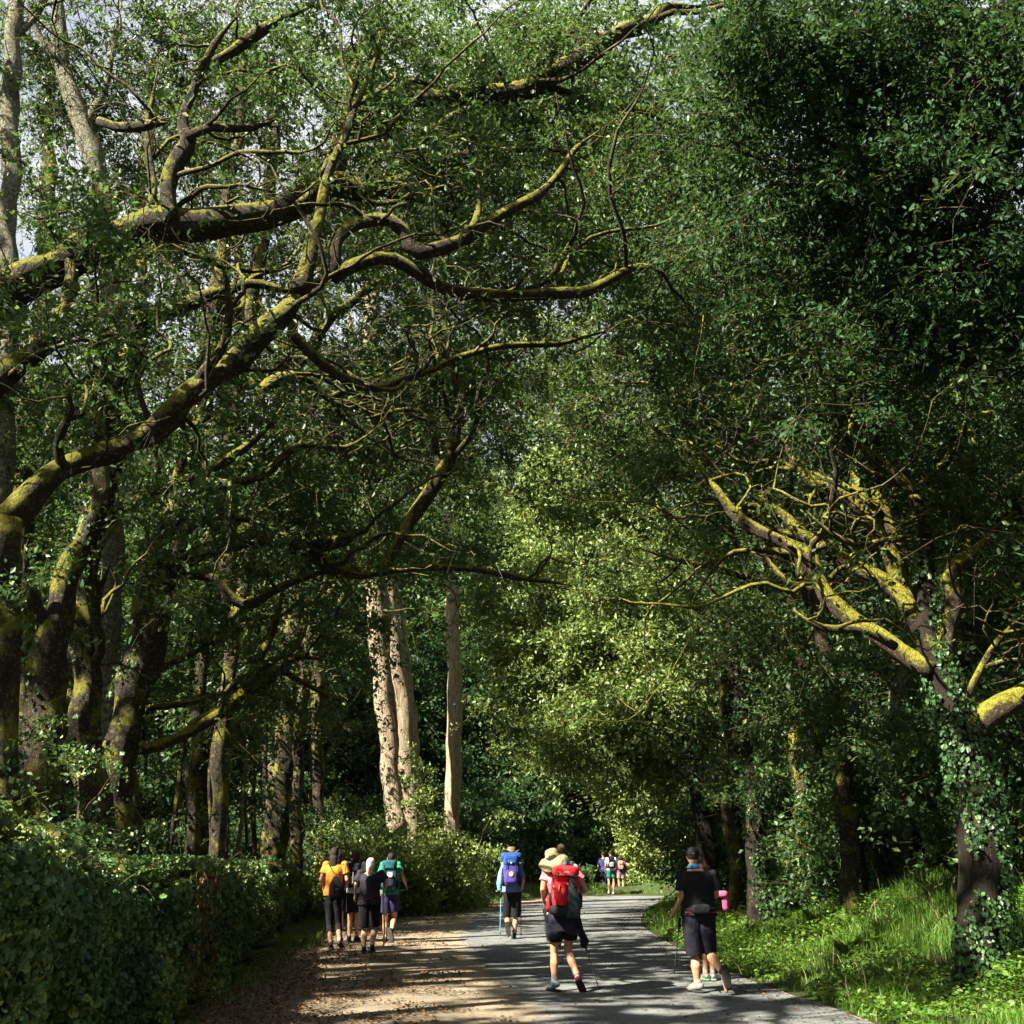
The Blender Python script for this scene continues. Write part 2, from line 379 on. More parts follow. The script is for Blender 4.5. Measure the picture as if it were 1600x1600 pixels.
def limb_mesh(P, r, k=12, rough=0.12, seed=0):
    """one knobbly bough: parallel-transport tube with lumps"""
    n = len(P); T = unit(np.gradient(P, axis=0))
    a = unit(np.cross(T[0], [0.3, 0.1, 1.0])); A = [a]
    for i in range(1, n):
        a = a - T[i] * np.dot(a, T[i]); a = a / np.linalg.norm(a); A.append(a)
    A = np.array(A); B_ = np.cross(T, A); ang = np.arange(k) * 2 * np.pi / k
    s = np.concatenate([[0], np.cumsum(np.linalg.norm(np.diff(P, axis=0), axis=1))])
    S, AN = np.meshgrid(s, ang, indexing='ij')
    lump = 1 + rough * 2 * (vnoise(S / 0.35 + seed, np.cos(AN) * 1.3 + seed, seed) - .5) + rough * 2 * (vnoise(S / 0.9 + 7, np.sin(AN) * 1.5, seed + 3) - .5)
    V = P[:, None] + (r[:, None] * lump)[:, :, None] * (A[:, None] * np.cos(ang)[None, :, None] + B_[:, None] * np.sin(ang)[None, :, None])
    id_ = np.arange(n * k).reshape(n, k); nx = np.roll(id_, -1, 1)
    F = np.stack([id_[:-1], nx[:-1], nx[1:], id_[1:]], -1).reshape(-1, 4)
    V = V.reshape(-1, 3); V = np.vstack([V, P[0], P[-1]]); c0, c1 = len(V) - 2, len(V) - 1
    tri = np.vstack([np.stack([np.full(k, c0), nx[0], id_[0]], -1), np.stack([np.full(k, c1), id_[-1], nx[-1]], -1)])
    return V, [F, tri]
def leaves(C, D, Nn, S, rng, full=True, wide=0.30, bias=0.0):
    """leaf blades: centre C, axis D, normal Nn, length S"""
    n = len(C); D = unit(D); B_ = unit(np.cross(Nn, D)); U = np.cross(D, B_)
    if full:
        T = np.array([[0, 0, 0], [.38, 1, .06], [.60, .72, .05], [.82, .8, .02], [1, 0, -.06], [.82, -.8, .02], [.60, -.72, .05], [.38, -1, .06]])
        fc = np.array([[0, 1, 2, 3], [0, 3, 4, 5], [0, 5, 6, 7]])
    else:
        T = np.array([[0, 0, 0], [.5, 1, .07], [1, 0, -.03], [.5, -1, .07]]); fc = np.array([[0, 1, 2, 3]])
    m_ = len(T); w = wide * (0.8 + 0.4 * rng.random(n))
    V = C[:, None] + S[:, None, None] * ((T[None, :, 0:1] - .5) * D[:, None] + T[None, :, 1:2] * w[:, None, None] * B_[:, None] + T[None, :, 2:3] * U[:, None])
    F = (fc[None] + (np.arange(n) * m_)[:, None, None]).reshape(-1, 4)
    t = np.clip(rng.beta(2.0, 2.6, n) + bias, 0, 1)
    return V.reshape(-1, 3), F, np.repeat(t, m_)
def grow(limbs, targets, rng, r_tip=0.007, kmin=0.5):
    """reach every target from the nearest point of the skeleton; returns branch polylines (n,7,3), radii and final directions"""
    pts = np.vstack([l[0] for l in limbs]); rad = np.concatenate([l[1] for l in limbs])
    cap = len(pts) + len(targets) * 8; NP = np.empty((cap, 3)); NRd = np.empty(cap); n = len(pts); NP[:n] = pts; NRd[:n] = rad
    d0 = np.array([np.min(np.linalg.norm(pts - t, axis=1)) for t in targets]); order = np.argsort(d0)
    BP, BR = [], []
    for q in order:
        t = targets[q]; dd = np.linalg.norm(NP[:n] - t, axis=1) * (1 + 0.25 * rng.random(n)); k = int(dd.argmin()); s = NP[k]; L_n = np.linalg.norm(t - s)
        if L_n < 0.15: L_n = 0.15
        u = np.linspace(0, 1, 7)[:, None]
        side = rng.normal(size=3); sag = np.array([0, 0, 0.12 * L_n])
        path = s + (t - s) * u + (np.sin(u * np.pi) * (side * 0.10 * L_n + sag)) + rng.normal(size=(7, 3)) * 0.035 * L_n * np.sin(u * np.pi)
        r0 = min(NRd[k] * 0.65, r_tip + 0.013 * L_n + 0.004)
        rr = np.linspace(r0, r_tip, 7)
        BP.append(path); BR.append(rr); NP[n:n + 6] = path[1:]; NRd[n:n + 6] = rr[1:]; n += 6
    return np.array(BP), np.array(BR)
def foliage(ends, dirs, rng, twigs=6, per=14, tl=0.6, size=0.09, full=True, cull=0.0, flat=0.55, wide=0.30, bias=0.0, ctint=0.25):
    n = len(ends); tw = twigs
    E = np.repeat(ends, tw, axis=0); D0 = np.repeat(dirs, tw, axis=0)
    D1 = unit(D0 * 0.6 + rng.normal(size=(n * tw, 3)) * np.array([1, 1, flat])); Ln = tl * (0.5 + rng.random(n * tw))
    u = np.linspace(0, 1, 3)[None, :, None]
    P = E[:, None] + D1[:, None] * Ln[:, None, None] * u; P[:, 2, 2] -= 0.10 * Ln; P[:, 1] += rng.normal(size=(n * tw, 3)) * 0.05 * Ln[:, None]
    R = np.tile(np.array([0.0055, 0.004, 0.002]) * (size / 0.09) ** 0.7, (n * tw, 1))
    if cull > 0:
        kt = ~culled(P[:, 1], cull * cull if cull < .6 else cull * .93, rng)
        E, D1, Ln, P, R = E[kt], D1[kt], Ln[kt], P[kt], R[kt]; ctk = np.repeat(rng.normal(size=n) * ctint * 0.5, tw)[kt]
    else: ctk = np.repeat(rng.normal(size=n) * ctint * 0.5, tw)
    nt = len(P)
    t = 0.15 + 0.9 * rng.random((nt, per))
    C = P[:, 0][:, None] + (P[:, 2] - P[:, 0])[:, None] * t[:, :, None] + rng.normal(size=(nt, per, 3)) * size * 0.75
    LD = D1[:, None] * 0.5 + rng.normal(size=(nt, per, 3)) * 0.8; LD[:, :, 2] -= 0.15
    LN = rng.normal(size=(nt, per, 3)) * 0.75 + np.array([0, 0, 0.8]) + SUN * 0.25
    ct = np.repeat(ctk, per)
    C = C.reshape(-1, 3); LD = LD.reshape(-1, 3); LN = LN.reshape(-1, 3)
    keep = np.ones(len(C), bool)
    if cull > 0: keep &= ~culled(C, cull, rng)
    q = C - np.array([0, 0, CAMH]); keep &= (np.linalg.norm(q, axis=1) > 4.5)
    C, LD, LN, ct = C[keep], LD[keep], LN[keep], ct[keep]
    S = size * (0.5 + 1.05 * rng.random(len(C)) ** 1.3)
    V, F, tn = leaves(C, LD, LN, S, rng, full, wide, bias)
    tn = np.clip(tn + np.repeat(ct, len(tn) // max(1, len(C))), 0, 1)
    return (P, R), (V, F, tn)

NLEAF = [0]
def build_tree(name, label, cat, group, base, trunk, limbs=(), blobs=(), seed=0, side=(0.4, 1.8), side_n=1.3, bark='bark', leaf='oak',
               twigs=7, per=19, tl=0.6, size=0.074, full=True, cull=0.90, ivy=0.0, bias=0.0, limbbark=None, wide=0.26, k=12, flat=0.55, ups=0.35, lw=0.84, tw_=0.9, bm=1.0, crook=2.1, rough=.20, ivythr=.66):
    """trunk / limbs: (points (n,3), radii (n)); blobs: (centre, radii, count)"""
    rng = np.random.default_rng(seed)
    root = empty(name, base, label, cat, group)
    off = np.asarray(base, float)
    sk = []
    def put(nm, poly, mat, kk, nseg=None):
        P, r = poly; Q = np.column_stack([P, r]); Ls = np.linalg.norm(np.diff(P, axis=0), axis=1).sum(); n = nseg or max(8, int(Ls / 0.16)); n = min(n, 90)
        S = resamp(Q, n); Pp = S[:, :3].copy()
        wob = np.stack([vnoise(np.arange(n) * 0.33 + seed, np.full(n, q * 3.7 + len(sk)), 31 + q) - .5 for q in range(3)], 1)
        wob *= np.minimum(np.arange(n), 3)[:, None] / 3.0
        Pp += wob * np.minimum(S[:, 3:4] * 0.9, 0.10); rr = S[:, 3] * (lw if nm == 'branch' else tw_)
        if nm == 'branch': rr = rr * (1 - 0.8 * sstep(np.linspace(0, 1, n), .72, 1.0))
        rr = np.maximum(rr, 0.006)
        V, F = limb_mesh(Pp - off, rr, kk, rough, seed + len(sk)); mesh(nm, V, F, mat, root, smooth=True); sk.append((Pp, rr)); return Pp, rr
    tP, tR = put("trunk", trunk, M[bark], k + 4)
    for lb in limbs: put("branch", lb, M[limbbark or bark], k)
    tg = []; BV = []; BF = []; bo = 0; extra = []
    if crook and limbs:
        for P, r in sk[1:]:
            s = np.concatenate([[0], np.cumsum(np.linalg.norm(np.diff(P, axis=0), axis=1))]); L_n = s[-1]
            for q in range(int(L_n * crook)):
                u = (0.12 + 0.88 * rng.random() ** .8) * L_n; i = int(np.clip(np.searchsorted(s, u), 1, len(P) - 2)); tdir = unit(P[i + 1] - P[i - 1])
                d = unit(tdir * .5 + rng.normal(size=3) * np.array([1, .9, .8]) + [0, 0, .35]); r0 = min(r[i] * .55, .012 + .03 * rng.random()); m_ = 11; step = rng.uniform(.09, .2)
                if rng.random() < .3: m_ = 17; step = rng.uniform(.16, .26); r0 = min(r[i] * .6, .03 + .035 * rng.random()); d = unit(d * .7 + np.array([.55 if P[0][0] < 0 else -.55, 0, .15]))
                pts = [P[i]]
                for z_ in range(m_ - 1):
                    d = unit(d + rng.normal(size=3) * (.38 if m_ == 11 else .27) + [0, 0, .03]); pts.append(pts[-1] + d * step)
                pts = np.array(pts); rr2 = np.linspace(r0, .006, m_); extra.append((pts, rr2))
                v_, f_ = limb_mesh(pts - off, rr2, 6, .15, q); BV.append(v_); BF.append([g_ + bo for g_ in f_]); bo += len(v_)
        if BV: mesh("boughs", np.vstack(BV), [np.vstack([f_[0] for f_ in BF]), np.vstack([f_[1] for f_ in BF])], M[limbbark or bark], root, smooth=True)
    for P, r in sk[(0 if not limbs else 1):]:
        s = np.concatenate([[0], np.cumsum(np.linalg.norm(np.diff(P, axis=0), axis=1))]); L_n = s[-1]
        for q in range(int(L_n * side_n)):
            u = (0.25 + 0.75 * rng.random()) * L_n; p = np.array([np.interp(u, s, P[:, c]) for c in range(3)])
            d = unit(rng.normal(size=3) + np.array([0, 0, ups])); tg.append(p + d * rng.uniform(*side))
    for P, r in extra: tg += [P[-1] + rng.normal(size=3) * .2, P[6] + rng.normal(size=3) * .3]
    sk += extra
    for c, rad, n in blobs:
        n = int(n * bm); d = unit(rng.normal(size=(n, 3))) * (rng.random((n, 1)) ** 0.45); tg += list(np.asarray(c) + d * np.asarray(rad))
    if tg:
        tg = np.array(tg)
        tg = tg[tg[:, 2] > base[2] + (0.15 if name in ('bush', 'laurel_bush') else 1.0)]
        BP, BR = grow(sk, tg, rng)
        ends = BP[:, -1]; dirs = unit(BP[:, -1] - BP[:, -3])
        # leaves also half-way along
        e2 = BP[:, 4]; allE = np.vstack([ends, e2]); allD = np.vstack([dirs, unit(BP[:, 5] - BP[:, 3])])
        (TP, TR), (V, F, tn) = foliage(allE, allD, rng, twigs, per, tl, size, full, cull, flat, wide, bias)
        v1, f1 = tubes(BP - off, BR, 5); v2, f2 = tubes(TP - off, TR, 3)
        mesh("twigs", np.vstack([v1, v2]), [np.vstack([f1, f2 + len(v1)])], M['twig'], root, smooth=True)
        mesh("crown", V - off, [F], M[leaf], root, tn); NLEAF[0] += len(F)
    if ivy:
        n = int(ivy * 2600); s = np.concatenate([[0], np.cumsum(np.linalg.norm(np.diff(tP, axis=0), axis=1))])
        u = rng.random(n) ** 1.3 * s[-1] * 0.85; a = rng.random(n) * 6.283
        C = np.stack([np.interp(u, s, tP[:, c]) for c in range(3)], 1); rr = np.interp(u, s, tR) + 0.02 + 0.09 * rng.random(n)
        o = np.stack([np.cos(a), np.sin(a), np.zeros(n)], 1); C += o * rr[:, None]
        kp = vnoise(u * 1.6 + seed, np.cos(a) * 1.8 + seed, 4) > ivythr
        C, o = C[kp], o[kp]
        V, F, tn = leaves(C, rng.normal(size=C.shape) * .6 + np.array([0, 0, -.8]), o + rng.normal(size=C.shape) * .35, 0.058 * (.6 + .8 * rng.random(len(C))), rng, False, 0.40, -0.15)
        mesh("ivy", V - off, [F], M['ivy'], root, tn)
    return root

def PL(pts, Y0, Y1=None, base_ground=False):
    """trace of a bough surveyed as (x, y, width) between distances Y0 and Y1"""
    Y1 = Y0 if Y1 is None else Y1; n = len(pts); P = []; r = []
    s = np.concatenate([[0], np.cumsum([math.hypot(pts[i + 1][0] - pts[i][0], pts[i + 1][1] - pts[i][1]) for i in range(n - 1)])]); s = s / s[-1]
    for (x, y, w), u in zip(pts, s):
        Yq = Y0 + (Y1 - Y0) * u; p = W(x, y, Yq); P.append(p); r.append(wid(w, p))
    P = np.array(P); r = np.array(r)
    if base_ground:
        b = P[0].copy(); b[2] = hz(b[0], b[1]) - 0.15
        if P[0][2] > b[2] + .1: P = np.vstack([b, P]); r = np.concatenate([[r[0] * 1.35], r])
    return P, r
def BL(px, py, Y, wx, wy, dY, n):
    """leafy region: centre at survey point, half sizes wx, wy in photo pixels, dY metres deep"""
    c = W(px, py, Y); s = 2 * wid(1, c); return (c, (wx * s, dY, wy * s), n)

# ------------------------------------------------------------------ the near oaks on the left
GO = "mossy oaks leaning over the lane from behind the ivy wall"
def basept(x, Y): 
    p = W(x, 1330, Y); return np.array([p[0], p[1], hz(p[0], p[1])])
def oak(x, Y, label, trunk, limbs, blobs, seed, **kw):
    b = basept(x, Y); g = kw.pop('group', GO)
    t = PL(trunk, Y, kw.pop('Yt', Y), True)
    return build_tree("oak_tree", label, "oak tree", g, b, t, limbs, blobs, seed, **kw)

# A: trunk at the picture's left edge, carries the long diagonal bough
oak(-10, 10.2, "thick oak at the left edge carrying the long diagonal mossy bough",
    [(-8, 1330, 95), (-14, 1150, 84), (0, 1000, 78), (8, 880, 72), (2, 810, 66)],
    [PL([(2, 825, 52), (40, 785, 50), (75, 745, 48), (130, 718, 44), (200, 690, 42), (250, 655, 38), (300, 608, 42), (345, 578, 42), (400, 535, 42), (440, 492, 46), (468, 458, 48), (500, 432, 36), (528, 425, 30)], 10.2, 11.4),
     PL([(520, 430, 30), (560, 412, 26), (605, 403, 27), (650, 425, 26), (690, 443, 25), (740, 463, 27), (820, 461, 22), (900, 456, 24), (945, 440, 22), (1000, 416, 15), (1080, 407, 12), (1160, 396, 8)], 11.4, 13.2),
     PL([(524, 428, 24), (522, 395, 24), (540, 362, 24), (585, 347, 25), (625, 352, 25), (645, 385, 26), (665, 392, 26), (720, 378, 26), (745, 350, 20), (748, 300, 16), (742, 262, 10)], 11.4, 11.8),
     PL([(725, 375, 22), (770, 345, 20), (830, 312, 19), (870, 275, 15), (900, 235, 10), (950, 195, 7)], 11.7, 12.7),
     PL([(468, 458, 40), (478, 415, 30), (490, 370, 26), (505, 320, 22), (515, 270, 18), (540, 200, 14), (575, 120, 12), (600, 40, 8)], 11.2, 12.0),
     PL([(300, 608, 24), (318, 580, 24), (345, 545, 20), (355, 500, 16), (352, 440, 12), (338, 390, 8)], 10.9, 10.4),
     PL([(200, 690, 22), (230, 690, 26), (280, 650, 28), (310, 620, 20)], 10.7, 10.9),
     PL([(455, 520, 22), (480, 545, 18), (520, 580, 18), (580, 605, 16), (660, 580, 15), (740, 550, 13), (800, 538, 11), (900, 532, 10), (990, 500, 6)], 11.2, 13.7),
     PL([(100, 735, 22), (90, 690, 18), (110, 640, 14), (100, 600, 10)], 10.4, 9.8)],
    [BL(80, 440, 9.7, 150, 130, 1.2, 10), BL(560, 320, 12.6, 160, 130, 1.3, 22), BL(820, 300, 13.4, 190, 150, 1.5, 30), BL(950, 470, 14.3, 200, 130, 1.5, 26), BL(660, 540, 13.4, 170, 110, 1.5, 22), BL(340, 500, 12.8, 150, 140, 1.6, 12)],
    101, ivy=1.2, side_n=.8, bm=.8)

# B: second trunk, lichen
oak(85, 12.6, "lichen spotted oak whose slim mossy bough sweeps low under the diagonal one",
    [(70, 1330, 80), (60, 1200, 72), (72, 1090, 62), (78, 1010, 62), (95, 930, 55), (118, 870, 48), (140, 825, 42), (160, 770, 34), (158, 700, 26), (150, 620, 22), (165, 520, 18)],
    [PL([(128, 845, 32), (165, 812, 27), (215, 778, 26), (260, 757, 24), (310, 745, 22), (345, 722, 20), (385, 695, 17), (420, 662, 12), (460, 610, 8)], 12.6, 13.2),
     PL([(320, 745, 18), (370, 755, 16), (420, 735, 15), (450, 705, 14), (480, 695, 12), (540, 700, 10), (600, 660, 7)], 13, 13.8),
     PL([(85, 990, 24), (60, 950, 20), (45, 900, 18), (40, 850, 12)], 12.6, 12)],
    [BL(470, 660, 13.6, 150, 110, 1.4, 22), BL(150, 560, 12.6, 130, 120, 1.4, 10), BL(300, 820, 13.4, 120, 60, 1.0, 6)],
    102, ivy=1.2)

# C: trunk standing just behind
oak(150, 14.0, "dark twisted oak just behind the lichen spotted one",
    [(150, 1330, 66), (140, 1180, 60), (134, 1080, 56), (124, 960, 54), (128, 880, 46), (160, 800, 44), (172, 700, 46), (180, 620, 48), (200, 540, 46), (215, 500, 40)],
    [PL([(210, 510, 40), (250, 485, 34), (300, 470, 28), (340, 455, 22), (395, 440, 18), (450, 452, 14), (500, 440, 8)], 14, 14.6),
     PL([(215, 500, 30), (225, 440, 22), (215, 380, 18), (240, 300, 15), (230, 200, 12), (250, 90, 9)], 14, 14.4),
     PL([(180, 640, 34), (150, 600, 30), (160, 560, 18), (150, 520, 14)], 14, 13.6),
     PL([(135, 1060, 24), (160, 1010, 20), (150, 940, 16), (175, 880, 12)], 14, 13.6)],
    [BL(380, 440, 14.6, 160, 120, 1.4, 18), BL(210, 240, 14.6, 150, 150, 1.5, 22), BL(210, 720, 14.4, 110, 90, 1.2, 6)],
    103, ivy=1.3)

# D: the dark leaning trunk with the long dark boughs
oak(200, 15.4, "darkest, heaviest leaning oak, its long low bough reaching past the pale trunks",
    [(182, 1330, 78), (186, 1220, 70), (200, 1110, 60), (225, 1010, 58), (240, 930, 54), (262, 840, 48), (288, 750, 42), (305, 680, 38), (318, 600, 34), (330, 520, 36), (345, 420, 28), (352, 320, 22), (372, 200, 16), (380, 80, 12)],
    [PL([(262, 890, 40), (300, 868, 36), (350, 850, 34), (395, 838, 34), (440, 840, 34), (475, 855, 30), (510, 875, 24), (555, 895, 26), (600, 893, 28), (612, 885, 22)], 15.4, 15.0),
     PL([(598, 895, 22), (620, 850, 20), (650, 800, 30), (680, 760, 32), (705, 715, 28), (712, 670, 22), (725, 620, 16), (700, 570, 12), (705, 500, 8)], 15, 15.6),
     PL([(690, 750, 16), (680, 700, 13), (672, 660, 12), (640, 640, 10), (560, 655, 9)], 15.3, 15.1),
     PL([(610, 890, 16), (680, 888, 13), (760, 893, 12), (830, 905, 10), (900, 915, 7)], 15, 16.5),
     PL([(470, 850, 26), (510, 850, 26), (545, 838, 24), (560, 828, 12)], 15.2, 14.8),
     PL([(270, 898, 22), (310, 898, 20), (345, 905, 20), (362, 930, 18), (392, 945, 18), (425, 925, 15), (470, 905, 13), (520, 895, 10), (560, 930, 7)], 15.3, 15.8),
     PL([(235, 940, 40), (260, 910, 34), (280, 850, 24), (300, 820, 20), (350, 805, 18), (430, 820, 14)], 15.4, 14.8),
     PL([(320, 600, 24), (370, 590, 20), (420, 600, 20), (470, 590, 20), (520, 625, 18), (560, 640, 12)], 15.4, 15.8),
     PL([(410, 640, 18), (408, 612, 22), (430, 595, 24), (465, 590, 18), (490, 600, 12)], 14.6, 14.8)],
    [BL(560, 770, 15.2, 150, 90, 1.5, 20), BL(640, 600, 15.6, 150, 120, 1.5, 20), BL(760, 780, 16.2, 120, 110, 1.5, 18), BL(800, 930, 16.6, 120, 60, 1.5, 12), BL(400, 200, 15.6, 130, 170, 1.6, 30), BL(430, 330, 15.2, 120, 100, 1.4, 14), BL(380, 700, 15.4, 90, 80, 1.2, 6)],
    104, ivy=1.5, bark='bark')

# E: oak outside the picture on the left; its great bough enters high up
oak(-230, 12.2, "oak at the far left whose huge mossy bough crosses high overhead",
    [(-150, 1330, 120), (-160, 1100, 110), (-150, 900, 100), (-130, 700, 90), (-120, 560, 80)],
    [PL([(-120, 560, 80), (-60, 500, 74), (0, 462, 68), (60, 425, 64), (110, 405, 62), (165, 380, 58), (215, 358, 56), (240, 352, 60), (290, 352, 56), (350, 345, 52), (410, 340, 48), (460, 328, 46), (500, 305, 50), (530, 290, 44), (560, 300, 34), (600, 290, 28), (640, 275, 20), (690, 250, 17), (760, 237, 15), (830, 236, 14), (880, 240, 12), (940, 268, 8), (980, 290, 5)], 12.1, 13.9),
     PL([(505, 300, 42), (522, 262, 44), (535, 220, 36), (555, 180, 40), (595, 160, 40), (650, 153, 38), (700, 150, 38), (760, 148, 36), (805, 145, 34), (845, 128, 34), (880, 105, 32), (930, 80, 28), (980, 48, 28), (1010, 32, 32), (1040, 14, 20), (1090, 10, 14), (1150, 0, 10)], 13.2, 14.1),
     PL([(268, 350, 30), (262, 310, 28), (270, 260, 28), (292, 222, 30), (282, 190, 20), (300, 140, 14), (322, 95, 16), (345, 60, 14), (378, 15, 10)], 12.6, 12.4),
     PL([(290, 215, 18), (330, 200, 12), (360, 203, 14), (400, 200, 12), (435, 186, 8)], 12.4, 12.6),
     PL([(310, 110, 14), (350, 85, 16), (400, 55, 20), (440, 30, 13), (500, 5, 8)], 12.6, 12.8),
     PL([(610, 240, 12), (650, 215, 15), (690, 195, 16), (730, 170, 10), (790, 160, 6)], 13.4, 13.6),
     PL([(-140, 700, 60), (-60, 640, 54), (0, 590, 50), (40, 560, 44), (80, 525, 36), (105, 480, 30), (110, 420, 18), (80, 360, 14), (60, 280, 10)], 12.1, 12.5),
     PL([(155, 188, 14), (190, 198, 18), (230, 192, 18), (262, 190, 12)], 12.9, 12.6),
     PL([(840, 130, 16), (900, 150, 12), (960, 165, 10), (1020, 180, 8), (1100, 215, 5)], 13.9, 14.5),
     PL([(460, 325, 16), (500, 290, 14), (520, 262, 12)], 12.9, 12.7),
     PL([(560, 175, 20), (575, 120, 16), (590, 70, 13), (610, 10, 9)], 13.4, 13.6)],
    [BL(100, 240, 11.9, 160, 120, 1.2, 14), BL(420, 220, 13.1, 170, 130, 1.3, 26), BL(640, 70, 13.7, 200, 90, 1.4, 22), BL(860, 190, 14.3, 220, 90, 1.4, 26), BL(700, 330, 13.9, 160, 80, 1.3, 14), BL(170, 60, 12.7, 160, 90, 1.3, 16)],
    105, bark='bark', ivy=0.3, side_n=.9, bm=.9, lw=.95)

# F: low, slender mossy one whose bough crosses near the wall
oak(200, 17.0, "small leaning oak behind the dark trunk, with a low mossy bough above the ivy wall",
    [(205, 1330, 36), (195, 1240, 34), (200, 1150, 30), (205, 1080, 30), (218, 1010, 28), (225, 960, 22), (260, 900, 14)],
    [PL([(172, 1185, 30), (200, 1168, 28), (240, 1165, 27), (290, 1145, 26), (335, 1118, 24), (378, 1085, 28), (410, 1065, 30), (440, 1038, 24), (480, 1028, 18), (530, 1034, 10)], 16.6, 17.4),
     PL([(385, 1080, 20), (400, 1040, 18), (420, 1000, 16), (436, 950, 15), (440, 915, 10)], 17, 17.2),
     PL([(205, 1075, 18), (250, 1040, 20), (290, 1020, 20), (330, 990, 20), (365, 960, 16), (400, 930, 12), (440, 940, 8)], 17, 17.4),
     PL([(200, 1150, 14), (230, 1110, 13), (280, 1100, 12), (340, 1085, 10), (400, 1060, 7)], 17.2, 17.8),
     PL([(430, 1042, 14), (470, 1065, 10), (520, 1090, 8), (560, 1100, 5)], 17.3, 18)],
    [BL(420, 960, 17.4, 150, 70, 1.5, 20), BL(330, 1090, 17.6, 110, 40, 1.2, 7), BL(520, 1000, 18, 110, 60, 1.5, 14)],
    106, ivy=0.6, bark='barkmoss')

# G: pale lichened trunk high on the left
oak(175, 16.4, "tall pale lichen covered oak trunk rising behind the great bough",
    [(172, 1330, 44), (170, 1100, 42), (176, 900, 40), (172, 700, 40), (175, 520, 38), (165, 400, 38), (160, 320, 40), (150, 260, 38), (128, 205, 34), (108, 140, 30), (95, 80, 28), (88, 0, 24), (95, -80, 18)],
    [PL([(128, 205, 20), (160, 150, 14), (175, 80, 12), (190, 0, 8)], 16.4, 16.8), PL([(95, 100, 16), (60, 50, 12), (40, -10, 8)], 16.4, 16)],
    [BL(120, 120, 16.4, 170, 130, 1.8, 90), BL(300, 70, 17, 180, 110, 1.8, 90), BL(500, 60, 17, 180, 90, 1.8, 60), BL(80, 330, 16.6, 110, 100, 1.5, 12)], 107, bark='barkpale')
oak(10, 15.2, "slim lichen covered oak trunk, leftmost of the tall pale ones",
    [(-30, 1330, 44), (-20, 1000, 40), (0, 700, 36), (10, 520, 34), (8, 400, 32), (12, 280, 32), (14, 160, 30), (22, 60, 26), (30, -40, 20)],
    [PL([(14, 160, 18), (-20, 110, 14), (-40, 40, 10)], 15.2, 15), PL([(22, 60, 16), (60, 20, 12), (90, -40, 8)], 15.2, 15.6)],
    [BL(40, 60, 15.6, 140, 130, 1.8, 50), BL(30, 640, 15.4, 110, 130, 1.6, 14)], 108, bark='barkpale')

# ------------------------------------------------------------------ the oaks on the right
GR = "mossy oaks on the right-hand bank"
oak(1545, 13.0, "fork trunked oak on the grassy bank with bright mossy boughs fanning out",
    [(1540, 1480, 98), (1538, 1380, 84), (1530, 1290, 84), (1515, 1200, 84), (1488, 1120, 72), (1462, 1050, 60), (1448, 980, 44), (1446, 900, 36), (1440, 830, 30), (1428, 770, 26)],
    [PL([(1428, 775, 22), (1405, 745, 20), (1375, 722, 18), (1345, 695, 17), (1332, 665, 14), (1345, 620, 9)], 13, 13.2),
     PL([(1428, 770, 20), (1455, 745, 16), (1485, 715, 15), (1505, 680, 14), (1520, 650, 12), (1575, 640, 8)], 13, 12.8),
     PL([(1455, 1050, 36), (1418, 1025, 32), (1380, 995, 32), (1340, 965, 30), (1300, 935, 30), (1272, 895, 30), (1250, 865, 28), (1215, 845, 22), (1185, 828, 22), (1150, 800, 20), (1118, 760, 18), (1090, 720, 18), (1070, 690, 12)], 13, 13.8),
     PL([(1460, 1010, 34), (1430, 965, 32), (1400, 925, 32), (1365, 900, 28), (1325, 885, 26), (1290, 855, 24), (1250, 835, 22), (1215, 800, 14), (1170, 790, 12), (1120, 800, 8), (1070, 835, 6)], 13.4, 14.2),
     PL([(1425, 950, 34), (1400, 900, 30), (1385, 850, 28), (1350, 810, 28), (1335, 790, 24), (1300, 765, 22), (1262, 745, 20), (1240, 722, 18), (1224, 695, 12), (1215, 650, 6)], 13.6, 14.0),
     PL([(1430, 960, 30), (1425, 900, 26), (1405, 850, 26), (1385, 810, 28), (1372, 780, 28), (1368, 740, 16), (1368, 680, 14), (1372, 610, 10)], 13.8, 14.4),
     PL([(1400, 860, 20), (1360, 820, 24), (1350, 790, 26), (1335, 760, 22), (1328, 720, 10)], 13.8, 14.2),
     PL([(1470, 1040, 40), (1482, 990, 34), (1492, 945, 34), (1485, 905, 30), (1500, 880, 28), (1535, 850, 22), (1570, 815, 18), (1610, 790, 14)], 13, 12.6),
     PL([(1490, 900, 22), (1515, 850, 18), (1505, 800, 16), (1510, 740, 20), (1520, 690, 14), (1510, 600, 8)], 13.2, 13.8),
     PL([(1490, 1160, 44), (1520, 1140, 42), (1555, 1118, 40), (1600, 1085, 36), (1660, 1040, 30), (1720, 950, 20)], 13, 12.4),
     PL([(1400, 1010, 16), (1350, 985, 16), (1300, 985, 14), (1265, 972, 12), (1238, 952, 8)], 12.8, 12.5),
     PL([(1492, 1140, 20), (1520, 1070, 16), (1560, 1000, 12), (1600, 960, 8)], 13.1, 12.4),
     PL([(1420, 840, 14), (1380, 845, 12), (1345, 850, 12), (1300, 835, 10), (1262, 800, 7)], 12.9, 12.5),
     PL([(1300, 850, 14), (1240, 862, 12), (1180, 858, 10), (1130, 870, 8), (1080, 940, 5)], 13.6, 14.2)],
    [BL(1250, 640, 13.8, 170, 110, 1.5, 20), BL(1440, 600, 13.2, 160, 110, 1.6, 22), BL(1130, 700, 14.4, 110, 120, 1.4, 14), BL(1560, 830, 12.8, 80, 160, 1.4, 16), BL(1340, 480, 13.4, 220, 110, 1.8, 26)],
    120, bark='barkdark', limbbark='barkmoss', group=GR, ivy=3.2, ivythr=.42, side_n=1.0, k=12, lw=.86, tw_=.74, bm=1.2)

